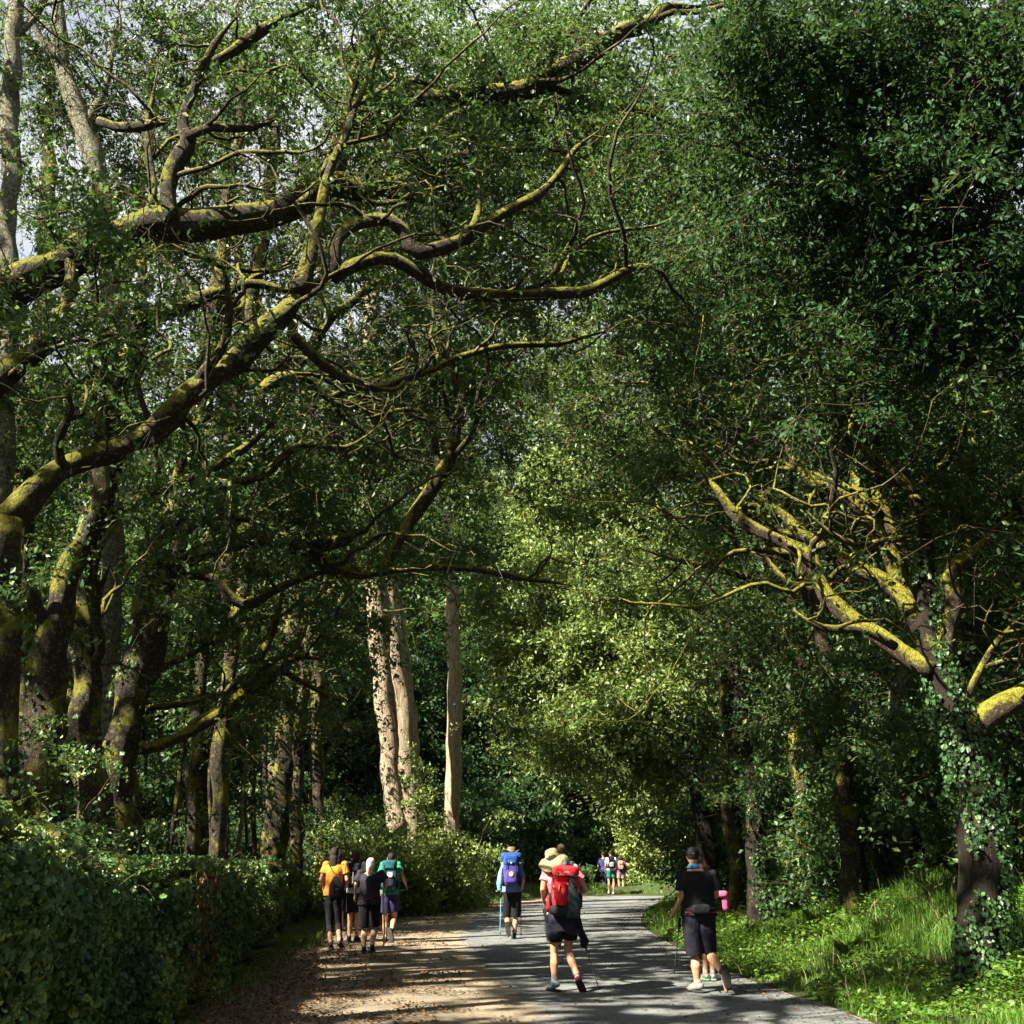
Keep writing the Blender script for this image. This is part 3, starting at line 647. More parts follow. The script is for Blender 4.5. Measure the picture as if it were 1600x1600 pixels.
# H: oak beside it outside the picture on the right, whose crown fills the upper right corner
oak(1900, 9.5, "oak at the far right whose shadowy crown hangs over the upper right",
    [(1900, 1330, 110), (1880, 1100, 100), (1850, 850, 90), (1800, 600, 80), (1740, 400, 70), (1700, 250, 50), (1680, 100, 30)],
    [PL([(1800, 620, 40), (1720, 560, 30), (1640, 560, 22), (1560, 545, 14), (1480, 545, 9), (1410, 560, 6)], 9.5, 10.0),
     PL([(1740, 420, 44), (1650, 330, 32), (1550, 270, 24), (1440, 240, 18), (1340, 200, 12), (1240, 210, 8)], 9.5, 9.8),
     PL([(1700, 250, 34), (1600, 130, 24), (1500, 60, 18), (1380, 20, 12), (1250, 0, 8)], 9.5, 10.2),
     PL([(1760, 450, 36), (1700, 420, 26), (1620, 430, 20), (1520, 410, 14), (1430, 420, 10), (1330, 400, 6)], 9.6, 11)],
    [BL(1300, 120, 9.6, 270, 120, 1.3, 40), BL(1450, 300, 9.8, 200, 150, 1.4, 50), BL(1250, 330, 10.8, 200, 150, 1.3, 40), BL(1500, 500, 10.2, 150, 110, 1.3, 40), BL(1180, 90, 9, 110, 80, 0.8, 12), BL(1550, 120, 9, 110, 120, 1.2, 24)],
    121, bark='barkdark', group=GR, leaf='dark', cull=0.30, size=0.064, per=26)  # dark leaf puts the upper right's shade into the crown's colour
# I: further back on the right, fills the crown region behind
oak(1700, 16.0, "oak behind the fork trunked one, its canopy spread above it",
    [(1720, 1330, 80), (1700, 1100, 70), (1690, 900, 64), (1640, 700, 56), (1600, 500, 48), (1560, 300, 36), (1500, 120, 24)],
    [PL([(1640, 700, 30), (1560, 620, 24), (1450, 560, 18), (1330, 540, 12), (1200, 560, 8)], 16, 16.4), PL([(1600, 500, 30), (1500, 400, 22), (1380, 330, 16), (1240, 320, 10), (1120, 340, 6)], 16, 16.6),
     PL([(1560, 300, 26), (1450, 180, 20), (1320, 110, 14), (1180, 100, 9)], 16, 16.6)],
    [BL(1200, 450, 16.6, 190, 150, 1.8, 50), BL(1400, 360, 16, 220, 200, 1.8, 60), BL(1180, 180, 16.6, 190, 150, 1.8, 45), BL(1450, 120, 16, 200, 130, 1.8, 40), BL(1500, 600, 16, 140, 110, 1.6, 25)],
    122, bark='barkdark', group=GR, leaf='dark', cull=0.30, per=20)  # dark leaf here too, shade put into the canopy's colour

# ------------------------------------------------------------------ second line: oaks whose crowns close the view in the middle
G2 = "second line of oaks closing the view over the lane"
SEC = dict(size=0.102, per=26, twigs=7, tl=0.85, full=False, cull=0.78, side=(1.0, 2.6), side_n=1.0, k=9, group=G2, bm=1.0, crook=.8)
oak(330, 21, "oak behind the wall with a wide crown filling the upper middle of the view",
    [(340, 1330, 26), (350, 1100, 25), (390, 850, 24), (430, 650, 22), (470, 450, 20), (520, 250, 16), (570, 60, 16)],
    [PL([(400, 820, 26), (480, 700, 20), (580, 620, 14), (700, 560, 8)], 21, 22), PL([(440, 600, 26), (540, 480, 18), (660, 400, 12), (800, 360, 7)], 21, 22),
     PL([(480, 420, 22), (600, 280, 16), (740, 200, 12), (880, 160, 7)], 21, 21.5), PL([(450, 560, 22), (380, 420, 16), (330, 280, 12), (300, 140, 8)], 21, 21.5)],
    [BL(560, 860, 24, 200, 50, 1.6, 45), BL(250, 450, 21, 200, 160, 2.4, 70), BL(640, 620, 21.5, 200, 120, 2.2, 120), BL(650, 380, 21.5, 230, 130, 2.6, 210), BL(620, 160, 21.5, 240, 110, 2.6, 130), BL(350, 300, 21, 180, 220, 2.2, 100), BL(300, 640, 21, 200, 130, 2.2, 45), BL(850, 250, 21, 170, 170, 2.6, 140)],
    130, **SEC)
oak(60, 22, "oak deep behind the wall on the left, hidden by the leaning trunks",
    [(40, 1330, 50), (30, 1000, 44), (40, 700, 38), (70, 400, 28), (80, 100, 16)],
    [PL([(40, 720, 22), (140, 600, 16), (260, 540, 10)], 22, 22.5), PL([(60, 450, 22), (160, 330, 14), (260, 260, 8)], 22, 22.5)],
    [BL(120, 700, 22, 170, 140, 2.2, 45), BL(100, 420, 22, 170, 170, 2.2, 45), BL(120, 170, 22, 180, 130, 2.2, 28), BL(140, 930, 22, 150, 90, 2.2, 22)],
    131, **SEC)
oak(1250, 24, "oak behind the bank whose crown arches across to the opposite trees",
    [(1290, 1385, 46), (1280, 1250, 42), (1250, 1050, 38), (1210, 850, 34), (1170, 650, 30), (1120, 450, 24), (1080, 250, 16)],
    [PL([(1210, 850, 22), (1120, 760, 16), (1010, 720, 10), (900, 700, 6)], 24, 24.5), PL([(1170, 650, 22), (1060, 560, 16), (950, 500, 10), (860, 470, 6)], 24, 24.5),
     PL([(1130, 480, 18), (1030, 360, 12), (930, 300, 8)], 24, 24.5), PL([(1240, 950, 18), (1160, 900, 14), (1080, 880, 10), (980, 850, 6)], 24, 24.6)],
    [BL(980, 680, 24.5, 170, 120, 2.2, 130), BL(1120, 880, 24.5, 160, 90, 2.2, 30), BL(980, 470, 24.5, 220, 150, 2.6, 190), BL(1180, 560, 24, 170, 150, 2.2, 45), BL(1010, 270, 24, 200, 130, 2.6, 130), BL(1330, 760, 24, 160, 160, 2.2, 45)],
    132, **SEC)
oak(1500, 22, "oak deep in the wood on the right behind the bank",
    [(1520, 1385, 50), (1510, 1150, 46), (1500, 900, 40), (1480, 650, 34), (1460, 400, 24)],
    [PL([(1500, 950, 22), (1420, 860, 16), (1330, 830, 8)], 22, 22.5), PL([(1500, 850, 22), (1570, 760, 16), (1640, 720, 8)], 22, 22.5)],
    [BL(1450, 900, 22, 170, 130, 2.2, 60), BL(1460, 650, 22, 190, 150, 2.2, 55), BL(1520, 1080, 22, 150, 90, 2.2, 30), BL(1300, 1060, 23, 140, 70, 2.2, 26), BL(1430, 400, 22, 200, 150, 2.2, 35)],
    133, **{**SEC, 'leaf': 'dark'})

for (px, Y, H, sd, txt) in [(60, 25, 25, 144, "very tall oak at the left deep behind the wall, its top above the leaning oaks"), (300, 27, 26, 145, "very tall oak deep behind the wall, its top seen behind the great bough"), (420, 31, 24, 134, "very tall oak behind the wall, its top above the nearer crowns"), (1230, 33, 25, 135, "very tall oak right of the lane, its top behind the nearer crowns"), (760, 62, 30, 136, "tallest oak far beyond the bend straight down the lane")]:
    x = W(px, 1338, Y)[0]; b = np.array([x, Y, hz(x, Y)])
    P = np.array([b + [0, 0, -.2], b + [.3, 0, H * .25], b + [.1, 0, H * .5], b + [.5, 0, H * .72], b + [.4, 0, H * .9]])
    cx = x + (4 if px < 800 else -3) if px != 760 else x
    build_tree("oak_tree", txt, "oak tree", SEC["group"], b, (P, np.array([.4, .34, .28, .18, .08])), [], [((cx, Y, H * .72), (7, 3.2, H * .27), 330), ((x, Y, H * .45), (4.5, 3, H * .2), 110)], sd, **{k_: v_ for k_, v_ in {**SEC, "size": .17, "tl": 1.1, "side_n": .3}.items() if k_ != "group"})

# the leaning dark trunk by the bend, its sunlit crown hangs over the lane
THIRD = dict(size=0.135, per=21, twigs=6, tl=0.95, full=False, cull=0.30, side=(1.0, 2.4), side_n=1.0, k=9, crook=.8, group="trees standing around the bend")
oak(1112, 29, "dark slanting oak trunk at the bend whose sunlit crown hangs over the lane",
    [(1112, 1392, 34), (1104, 1330, 32), (1092, 1250, 30), (1082, 1180, 28), (1070, 1120, 22), (1052, 1070, 14)],
    [PL([(1075, 1150, 18), (1010, 1110, 14), (940, 1090, 10), (880, 1100, 7)], 29, 30), PL([(1056, 1080, 14), (970, 1030, 12), (880, 1000, 9), (810, 1040, 6)], 29, 31), PL([(1085, 1200, 14), (1130, 1120, 12), (1180, 1060, 8)], 29, 29.5)],
    [BL(1010, 1090, 29, 120, 60, 1.0, 50), BL(930, 1150, 29, 120, 60, 1.2, 60), BL(1040, 1190, 30, 60, 40, 1.0, 26), BL(900, 1020, 31, 130, 120, 2.2, 110), BL(1000, 950, 31, 120, 110, 2.2, 80), BL(860, 1130, 31, 70, 60, 1.6, 32), BL(1040, 1130, 31, 90, 70, 2.2, 40), BL(1130, 1010, 30, 110, 90, 2.2, 55), BL(820, 940, 32, 90, 70, 2, 30)],
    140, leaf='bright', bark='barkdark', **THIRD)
oak(1135, 41, "sunlit yellow green oak standing in the open behind the bend",
    [(1135, 1390, 24), (1120, 1250, 22), (1080, 1100, 20), (1020, 950, 14), (980, 820, 10)],
    [PL([(1080, 1100, 14), (1100, 1010, 10), (1120, 960, 6)], 41, 41.5), PL([(1030, 980, 12), (880, 900, 8), (830, 860, 5)], 41, 41.5)],
    [BL(930, 900, 41, 150, 110, 3, 110), BL(1035, 1225, 41, 75, 75, 2, 90), BL(940, 1150, 41, 120, 60, 2, 60), BL(960, 1060, 41, 150, 80, 3, 60), BL(1050, 820, 41, 140, 90, 3, 55), BL(860, 780, 41, 140, 70, 3, 60), BL(1000, 700, 41, 200, 90, 3, 90), BL(900, 590, 41, 200, 90, 3, 70)],
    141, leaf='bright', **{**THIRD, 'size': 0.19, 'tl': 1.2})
oak(500, 34, "leafy tree behind the wall beside the pale trunks",
    [(500, 1345, 26), (495, 1150, 24), (500, 950, 20), (520, 750, 14)],
    [PL([(495, 1150, 14), (440, 1080, 10), (380, 1060, 6)], 34, 34.5), PL([(500, 1000, 14), (560, 900, 10), (640, 850, 6)], 34, 34)],
    [BL(430, 1130, 33, 150, 70, 2.4, 70), BL(500, 960, 34, 170, 90, 2.6, 80), BL(330, 1050, 33, 120, 90, 2.4, 50), BL(640, 740, 30, 200, 100, 2.4, 100), BL(600, 560, 31, 200, 130, 2.6, 120), BL(480, 760, 34, 170, 100, 2.6, 60)],
    142, **{**THIRD, 'cull': 0.93})

oak(455, 30, "slim leafy oak whose crown hides the upper part of the pale trunks",
    [(462, 1340, 24), (468, 1150, 22), (490, 950, 18), (530, 780, 12)],
    [PL([(490, 950, 12), (570, 880, 10), (650, 850, 7), (720, 850, 4)], 30, 29.5), PL([(510, 860, 12), (580, 760, 9), (660, 700, 5)], 30, 30)],
    [BL(630, 840, 29.5, 150, 55, 1.6, 70), BL(620, 730, 30, 160, 80, 2, 90), BL(700, 610, 30, 150, 90, 2, 60), BL(520, 640, 30, 120, 110, 2, 50)],
    143, **{**THIRD, 'cull': .42})
# ------------------------------------------------------------------ fill of the high canopy
oak(420, 18.2, "thin trunked oak lost among the leaning ones, crown spread high above",
    [(296, 1330, 22), (316, 1000, 20), (340, 800, 20), (380, 560, 18), (420, 330, 20), (440, 100, 12)],
    [PL([(350, 760, 20), (460, 660, 16), (560, 600, 12), (680, 560, 7)], 18.2, 19), PL([(390, 520, 18), (520, 430, 14), (640, 380, 10), (760, 340, 6)], 18.2, 19), PL([(420, 330, 16), (540, 230, 12), (660, 170, 9), (800, 90, 5)], 18.2, 19), PL([(380, 560, 16), (280, 430, 12), (200, 360, 7)], 18.2, 18.6)],
    [BL(480, 120, 18.4, 200, 130, 2, 60), BL(740, 130, 19, 170, 120, 2, 55), BL(560, 400, 18.6, 200, 130, 2, 55), BL(800, 400, 19.4, 160, 140, 2, 50), BL(250, 180, 18.2, 190, 150, 2, 60), BL(60, 200, 18, 120, 180, 2, 36), BL(560, 660, 19, 200, 110, 2, 45), BL(250, 620, 18.4, 180, 130, 2, 40)],
    137, size=.088, per=22, twigs=7, tl=.75, full=False, cull=.75, k=9, group=G2, crook=1.2)
oak(1000, 18.6, "slender dark oak at the back of the bank arching over the lane",
    [(1330, 1400, 34), (1310, 1150, 30), (1260, 900, 26), (1200, 650, 22), (1120, 420, 18), (1040, 220, 10)],
    [PL([(1220, 720, 16), (1120, 640, 12), (1020, 600, 8), (920, 600, 5)], 18.6, 19), PL([(1150, 500, 14), (1040, 400, 10), (940, 360, 6)], 18.6, 19), PL([(1080, 320, 12), (980, 200, 8), (900, 140, 5)], 18.6, 19)],
    [BL(1000, 520, 19, 180, 130, 2, 60), BL(1000, 300, 18.8, 190, 130, 2, 60), BL(1120, 650, 18.8, 170, 110, 2, 45), BL(960, 120, 18.6, 180, 110, 2, 50), BL(1150, 420, 18.6, 150, 150, 2, 45), BL(880, 700, 19.6, 130, 80, 1.6, 24)],
    138, size=.088, per=22, twigs=7, tl=.75, full=False, cull=.75, k=9, group=G2, crook=1.2)
# ------------------------------------------------------------------ eucalyptus trunks
GE = "pale eucalyptus trunks beyond the ivy wall"
def euca(x, Y, label, trunk, limbs, blobs, seed):
    return build_tree("eucalyptus_tree", label, "eucalyptus tree", GE, basept(x, Y), PL(trunk, Y, Y, True), limbs, blobs, seed, bark='eubark', leaf='euca', size=0.17, per=10, twigs=5, tl=1.1, full=False, cull=0.6, side_n=0.15, k=14, wide=0.16, lw=1.0, tw_=1.0, crook=0, rough=.07)
euca(633, 38, "thick pale eucalyptus of three fused stems lit by the sun, the widest pale trunk",
     [(642, 1300, 44), (634, 1220, 44), (626, 1120, 40), (616, 1030, 38), (608, 950, 35), (598, 850, 33), (590, 700, 30), (580, 500, 27), (570, 300, 20), (560, 150, 12)],
     [PL([(622, 1300, 32), (612, 1220, 30), (602, 1120, 29), (593, 1030, 30), (588, 960, 32), (582, 900, 29), (574, 800, 27), (560, 640, 22), (540, 450, 15)], 37.7, 37.6),
      PL([(652, 1300, 27), (648, 1220, 24), (640, 1120, 22), (633, 1030, 18), (626, 930, 15)], 38.3, 38.4)],
     [BL(570, 260, 38, 110, 130, 3, 22), BL(540, 520, 38, 80, 60, 2.5, 10)], 150)
euca(706, 40, "single slender pale eucalyptus trunk standing right of the fused stems",
     [(706, 1335, 24), (707, 1250, 25), (709, 1180, 24), (712, 1110, 24), (710, 1030, 22), (707, 950, 20), (702, 860, 17), (698, 700, 15), (694, 500, 12), (690, 330, 8)],
     [PL([(712, 1120, 10), (725, 1095, 8), (738, 1075, 4)], 40, 40)],
     [BL(695, 380, 40, 80, 130, 3, 16), BL(700, 620, 40, 60, 60, 2, 6)], 151)

# ------------------------------------------------------------------ woodland behind: a few kinds of tree, copied
def proto_tree(name, label, group, H, R, seed, leaf='oak', size=0.24, nb=110, bark='barkdark', low=0.35, lean=0.0, cat="tree", per=12, full=False, tr=0.16):
    rng = np.random.default_rng(seed)
    n = 8; z = np.linspace(0, H * 0.8, n); P = np.stack([np.cumsum(rng.normal(0, .12, n)) + lean * z, np.cumsum(rng.normal(0, .12, n)), z - 0.2], 1); r = np.linspace(tr, 0.04, n)
    limbs = []
    for q in range(5):
        u = rng.uniform(low, .85); b = np.array([np.interp(u * H * .8, z, P[:, c]) for c in range(3)]); a = rng.random() * 6.28
        e = b + np.array([math.cos(a) * R * .7, math.sin(a) * R * .7, rng.uniform(.8, 2.2)])
        limbs.append((np.array([b, b * .6 + e * .4 + [0, 0, .3], e]), np.array([.09, .06, .03])))
    c = P[-1] * 0 + np.array([P[5, 0], P[5, 1], H * (0.5 + low / 2)])
    return build_tree(name, label, cat, group, (0, 0, 0), (P, r), limbs, [(c, (R, R, H * (1 - low) / 2), nb)], seed, bark=bark, leaf=leaf, size=size, per=per, twigs=5, tl=1.0, full=full, cull=0, side_n=0.3, k=8)
GB = "trees of the wood far behind the lane"
LB = "dim leafy tree in the depth of the wood behind the lane"
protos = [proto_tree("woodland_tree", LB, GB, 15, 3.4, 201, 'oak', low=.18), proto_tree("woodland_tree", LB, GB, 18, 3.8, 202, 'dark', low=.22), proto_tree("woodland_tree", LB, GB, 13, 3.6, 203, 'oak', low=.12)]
used = [False] * 3
rng = np.random.default_rng(5)
def put(i, x, y, s, rz):
    o = protos[i] if not used[i] else copy_tree(protos[i]); used[i] = True
    o.location = (x, y, hz(x, y) - 0.1); o.rotation_euler = (0, 0, rz); o.scale = (s, s, s); return o
spots = []
for row, (Y, x0, x1, st) in enumerate([(29, -22, -9, 4.2), (35, -26, -10, 4.2), (41, -30, -9, 4.4), (48, -34, -9, 4.6), (58, -40, 40, 5), (64, -44, 44, 5), (34, 12, 26, 4.5), (43, 14, 34, 5), (72, -50, 52, 5.5), (27, 12, 24, 4.5), (20, 14, 26, 5), (82, -56, 56, 6), (95, -60, 60, 7),
                                        (22, -34, -16, 4.5), (-14, -30, 30, 6.5), (-22, -34, 34, 6.5)]):
    x = x0
    while x <= x1:
        spots.append((x + rng.uniform(-1.2, 1.2), Y + rng.uniform(-2, 2), 1.0 + 0.012 * (max(Y, 25) - 25) + rng.uniform(-.1, .2))); x += st
for y in range(-8, 20, 6): spots += [(22 + rng.uniform(-1, 1), y, 1.1), (29, y + 3, 1.2), (-29, y, 1.1)]
for q in range(60):                                              # low young growth where the wood is open to the sun
    spots.append((rng.uniform(-26, -8.5), rng.uniform(22, 46), rng.uniform(.30, .42)))
SH = -SUN[:2] / np.linalg.norm(SUN[:2]); RUN = math.hypot(SUN[0], SUN[1]) / SUN[2]
def shades(x, y, H):
    """would a tree of height H here put the sunny clearing round the bend into shade"""
    for q in [(-5, 38, 2.), (-2.2, 40, 2.), (-3.5, 34, 1.), (1.5, 31, 4.), (6, 41, 3), (0, 41, 0), (-1, 36, 0.), (5, 46, 0), (-4.5, 30, 0.5), (7, 52, 1), (9, 51, 1.5)]:
        r_ = np.array(q[:2]) - (x, y); al = r_ @ SH; pe = abs(r_[0] * SH[1] - r_[1] * SH[0])
        if al > -2 and pe < 4.5 and H - max(0, al - 3.5) / RUN > q[2]: return True
    return False
for k, (x, y, s) in enumerate(spots):
    d_, s_ = lane_dist(np.array([x]), np.array([y]))
    if d_[0] < 4.2: continue
    if shades(x, y, 16 * s):
        if s > .5: continue
        if d_[0] < 9 : continue
    o_ = put(1 if s < .5 else k % 3, x, y, s, rng.uniform(0, 6.28))  # low ones take the dark leaf, putting the wood's gloom into colour
    if s < .5: o_["label"], o_["group"] = "low young tree filling the dim wood floor behind the ivy wall", "low young trees behind the ivy wall"
    elif y < 15 and x > 0: o_["label"], o_["group"] = "leafy tree to the right of the near lane, outside the view", "trees right of the near lane"
    elif y < 15: o_["label"], o_["group"] = "leafy tree left of the near lane, outside the view", "trees left of the near lane"
    elif y > 52: o_["label"], o_["group"] = "dim leafy tree far beyond the bend, behind the dark bushes", "trees of the wood far beyond the bend"
    elif x < 0: o_["label"], o_["group"] = "dim leafy tree in the wood behind the ivy wall", "trees of the wood behind the ivy wall"
    else: o_["label"], o_["group"] = "dim leafy tree in the wood right of the bend", "trees of the wood right of the bend"

# unseen trees added beside and behind the camera position to shade the foreground
GS = "oaks beside the lane nearer than the view begins"
LS = "tall oak out of view, added to shade the near part of the lane"
SHADE = []
# ------------------------------------------------------------------ thin trunks standing in the dark behind the wall
GT = "thin young trunks in the dark behind the ivy wall"
rng = np.random.default_rng(8)
for k, (px, lean, w) in enumerate([(150, 1, 9), (178, 6, 8), (212, -4, 9), (248, 3, 8), (262, 24, 11), (290, 8, 9), (312, 12, 8), (330, -3, 8), (352, 4, 9), (372, 14, 8), (396, 2, 9), (412, 4, 10), (424, -3, 13), (448, 3, 10), (470, -6, 12), (486, 4, 9), (500, 2, 11), (236, -10, 6), (340, 20, 6), (386, -8, 6)]):
    Y = 24 + rng.uniform(-2, 7)
    while W(px, 1338, Y)[0] > wallx(Y) - .9: Y += .5
    P, r = PL([(px, 1335, w), (px + lean * .4, 1270, w * .95), (px + lean * .9 + rng.uniform(-3, 3), 1200, w * .9), (px + lean * 1.3 + rng.uniform(-5, 5), 1100, w * .7), (px + lean * 1.6, 960, w * .4)], Y, Y, True)
    build_tree("young_tree", "thin young trunk standing in the dark behind the ivy wall", "tree", GT, (P[0][0], P[0][1], hz(P[0][0], P[0][1])), (P, r), [], [(P[-2] + np.array([0, 0, .5]), (1.3, 1.3, 1.6), 14)], 300 + k,
               bark='barkpale' if k % 3 == 0 else 'bark', leaf='oak', size=0.13, per=12, twigs=5, tl=.7, full=False, cull=0.2, side_n=0, k=8)

# ivy clad trunks on the right by the bend
GI = "mossy ivy clad trunks in the wood right of the bend"
for k, (x, Y, tr_, mat, txt) in enumerate([
    (1150, 25, [(1152, 1390, 30), (1148, 1320, 28), (1140, 1250, 26), (1146, 1180, 26), (1135, 1100, 22), (1125, 1020, 16)], 'bark', "mossy trunk nearest the slanting dark one by the bend"),
    (1185, 23, [(1190, 1395, 40), (1186, 1330, 36), (1180, 1260, 34), (1176, 1190, 32), (1160, 1110, 26), (1150, 1030, 18)], 'barkdark', "thick shadowy ivy covered trunk behind the man in black"),
    (1215, 26, [(1222, 1395, 24), (1216, 1320, 22), (1206, 1240, 20), (1205, 1160, 20), (1190, 1080, 14)], 'bark', "narrow mossy trunk between the thick ivy covered trunk and the leaning one"),
    (1262, 22, [(1276, 1395, 36), (1268, 1320, 34), (1260, 1260, 30), (1248, 1200, 28), (1240, 1140, 26), (1236, 1060, 20), (1225, 980, 14)], 'barkmoss', "leaning trunk with bright yellow moss low on its bark"),
    (1340, 19, [(1362, 1400, 30), (1350, 1330, 26), (1338, 1270, 24), (1310, 1215, 20), (1280, 1170, 14), (1262, 1140, 10)], 'barkdark', "crooked dark trunk leaning left above the ferny bank"),
    (1410, 20, [(1408, 1400, 34), (1404, 1300, 32), (1400, 1200, 30), (1406, 1120, 30), (1412, 1050, 26), (1420, 950, 18)], 'barkpale', "pale lichen covered trunk behind the fork trunked oak")]):
    build_tree("ivy_clad_tree", txt, "tree", GI, basept(x, Y), PL(tr_, Y, Y, True), [], [BL(tr_[-1][0], tr_[-1][1] - 30, Y, 80, 60, 1.5, 22), BL(tr_[2][0], tr_[2][1] - 40, Y + .6, 50, 50, .9, 9)], 340 + k, bark=mat, leaf='oak', size=0.095, per=19, twigs=6, tl=.7, full=False, cull=.5, side_n=0.8, side=(.4, 1.2), ivy=1.6, ivythr=.5, k=9)
for x, y, s, rz in [(-6.5, 6.0, .95, .3), (-7.5, -1.0, 1.05, 2.0), (-13.5, 3.5, 1.0, 4.0), (-12.5, -5.5, 1.1, 5.1), (-14.5, 10.5, 1.05, 1.1), (7.5, 1.0, 1.0, 3.0), (-19.5, -1.5, 1.05, .7), (-5.5, -8.5, 1.05, 3.3), (8.5, -7.0, 1.0, 1.2), (-20, 16, 1.0, 2.2), (13, 5, 1.05, .2)]:
    SHADE.append((x, y, s, rz))

for k, (x, y, s, rz) in enumerate(SHADE):
    rng = np.random.default_rng(400 + k); H = 19 * s; n = 9
    z = np.linspace(-0.2, H * .8, n); P = np.stack([x + np.cumsum(rng.normal(0, .15, n)), y + np.cumsum(rng.normal(0, .15, n)), z + hz(x, y)], 1); r = np.linspace(.36, .06, n)
    limbs = []
    for q in range(6):
        u = rng.uniform(.5, .9) * n; b = P[min(int(u), n - 2)]; a = rng.random() * 6.28; e = b + np.array([math.cos(a) * 3.4, math.sin(a) * 3.4, rng.uniform(1, 2.6)])
        limbs.append((np.array([b, b * .6 + e * .4 + [0, 0, .3], e]), np.array([.15, .1, .05])))
    build_tree("oak_tree", LS, "oak tree", GS, (x, y, hz(x, y)), (P, r), limbs, [((P[5][0], P[5][1], H * .78), (4.6, 4.6, H * .24), 125)], 400 + k, bark='barkdark', leaf='oak', size=0.2, per=13, twigs=5, tl=1.0, full=False, cull=0.985, side_n=.3, k=8)

# ------------------------------------------------------------------ ivy covered wall
rng = np.random.default_rng(77)
M['stone'] = groundmat("mossy_wall_stone", (.02, .018, .012), (.06, .05, .035), (.02, .035, .01), (.05, .06, .02), 2.0, 1.0)[0]
WP = resamp(np.array([[p[0], p[1], 0] for p in WL]), 170); WT = unit(np.gradient(WP, axis=0)); WNn = np.stack([WT[:, 1], -WT[:, 0], 0 * WT[:, 0]], 1)  # towards the lane
def walltop(y): return 1.27 + 0.16 * (vnoise(y / 1.3, y * 0 + 1, 41) - .5) + 0.12 * (vnoise(y / .4, y * 0 + 1, 42) - .5) + 0.35 * sstep(9.5 - y, 0, 3) - 0.25 * sstep(y, 26, 34)
prof = [(0.12, 0), (0.06, .5), (0.0, 1.0), (-.12, 1.03), (-.38, 1.0), (-.55, .5), (-.6, 0)]
V = []
for i in range(len(WP)):
    h = walltop(np.array([WP[i, 1]]))[0] - 0.12
    for a, b in prof: V.append(WP[i] + WNn[i] * (a + 0.1 * (vnoise(np.array([WP[i, 1] * 1.4]), np.array([b * 3.]), 43)[0] - .5)) + np.array([0, 0, b * h - 0.02]))
k = len(prof); idx = np.arange(len(WP) * k).reshape(-1, k); F = np.stack([idx[:-1, :-1], idx[1:, :-1], idx[1:, 1:], idx[:-1, 1:]], -1).reshape(-1, 4)
wallroot = empty("ivy_wall", WP[60], "low stone wall completely overgrown with ivy along the dirt shoulder", "wall")
O = np.array(WP[60])
mesh("stonework", np.array(V) - O, [F], M['stone'], wallroot, smooth=True)
def wall_pts(n, top=False):
    u = rng.random(n); yy = 4 + 32 * u ** 1.7; i = np.clip(np.interp(yy, WP[:, 1], np.arange(len(WP))), 0, len(WP) - 2); k0 = i.astype(int); f = (i - k0)[:, None]
    p = WP[k0] * (1 - f) + WP[k0 + 1] * f; nn = WNn[k0]; h = walltop(p[:, 1])
    return p, nn, h
n = 150000; p, nn, h = wall_pts(n); b = rng.random(n) ** .85
bul = 0.04 + 0.42 * vnoise(p[:, 1] / .6, b * 2.6, 44) ** 1.5 + .10 * rng.random(n)
C = p + nn * bul[:, None]; C[:, 2] = b * h
kp = vnoise(p[:, 1] / .5, b * 4, 45) + .25 * rng.random(n) > .42; kp |= rng.random(n) < .22
C, nn2 = C[kp], nn[kp]
A1 = leaves(C, rng.normal(size=C.shape) * .8 + np.array([0, 0, -.7]), nn2 + rng.normal(size=C.shape) * .6 + [0, 0, .35], 0.045 * (.4 + 1.4 * rng.random(len(C)) ** 1.5), rng, True, .42)
n = 46000; p, nn, h = wall_pts(n); a = rng.random(n) * .75 - .12
C = p - nn * a[:, None]; C[:, 2] = h + 0.02 + .16 * rng.random(n) + .12 * (vnoise(p[:, 1] / .6, a * 2, 46))
A2 = leaves(C, rng.normal(size=C.shape), rng.normal(size=C.shape) * .5 + [0, 0, 1.], 0.045 * (.4 + 1.4 * rng.random(len(C)) ** 1.5), rng, True, .4, 0.08)
tv = np.vstack([A1[0], A2[0]]); tt_ = np.clip(np.concatenate([A1[2], A2[2]]) + .9 * (vnoise(tv[:, 1] / .7, tv[:, 2] / .35, 47) - .48), 0, 1)
mesh("ivy", np.vstack([A1[0], A2[0]]) - O, [np.vstack([A1[1], A2[1] + len(A1[0])])], M['ivy'], wallroot, tt_)
NLEAF[0] += len(A1[1]) + len(A2[1])

# dead brown creeper hanging down the wall
n = 700; yy = 13.6 + .5 * rng.normal(size=n); i = np.clip(np.interp(yy, WP[:, 1], np.arange(len(WP))), 0, len(WP) - 2).astype(int); hh = walltop(yy)
C = WP[i] + WNn[i] * (.30 + .12 * rng.random(n))[:, None]; C[:, 2] = hh * (.1 + .95 * rng.random(n))
V, F, t = leaves(C, rng.normal(size=C.shape) * .4 + [0, 0, -1.], WNn[i] + rng.normal(size=C.shape) * .5, .07 * (.6 + .8 * rng.random(n)), rng, False, .16)
mesh("dead_creeper", V - O, [F], M['litter'], wallroot, t)
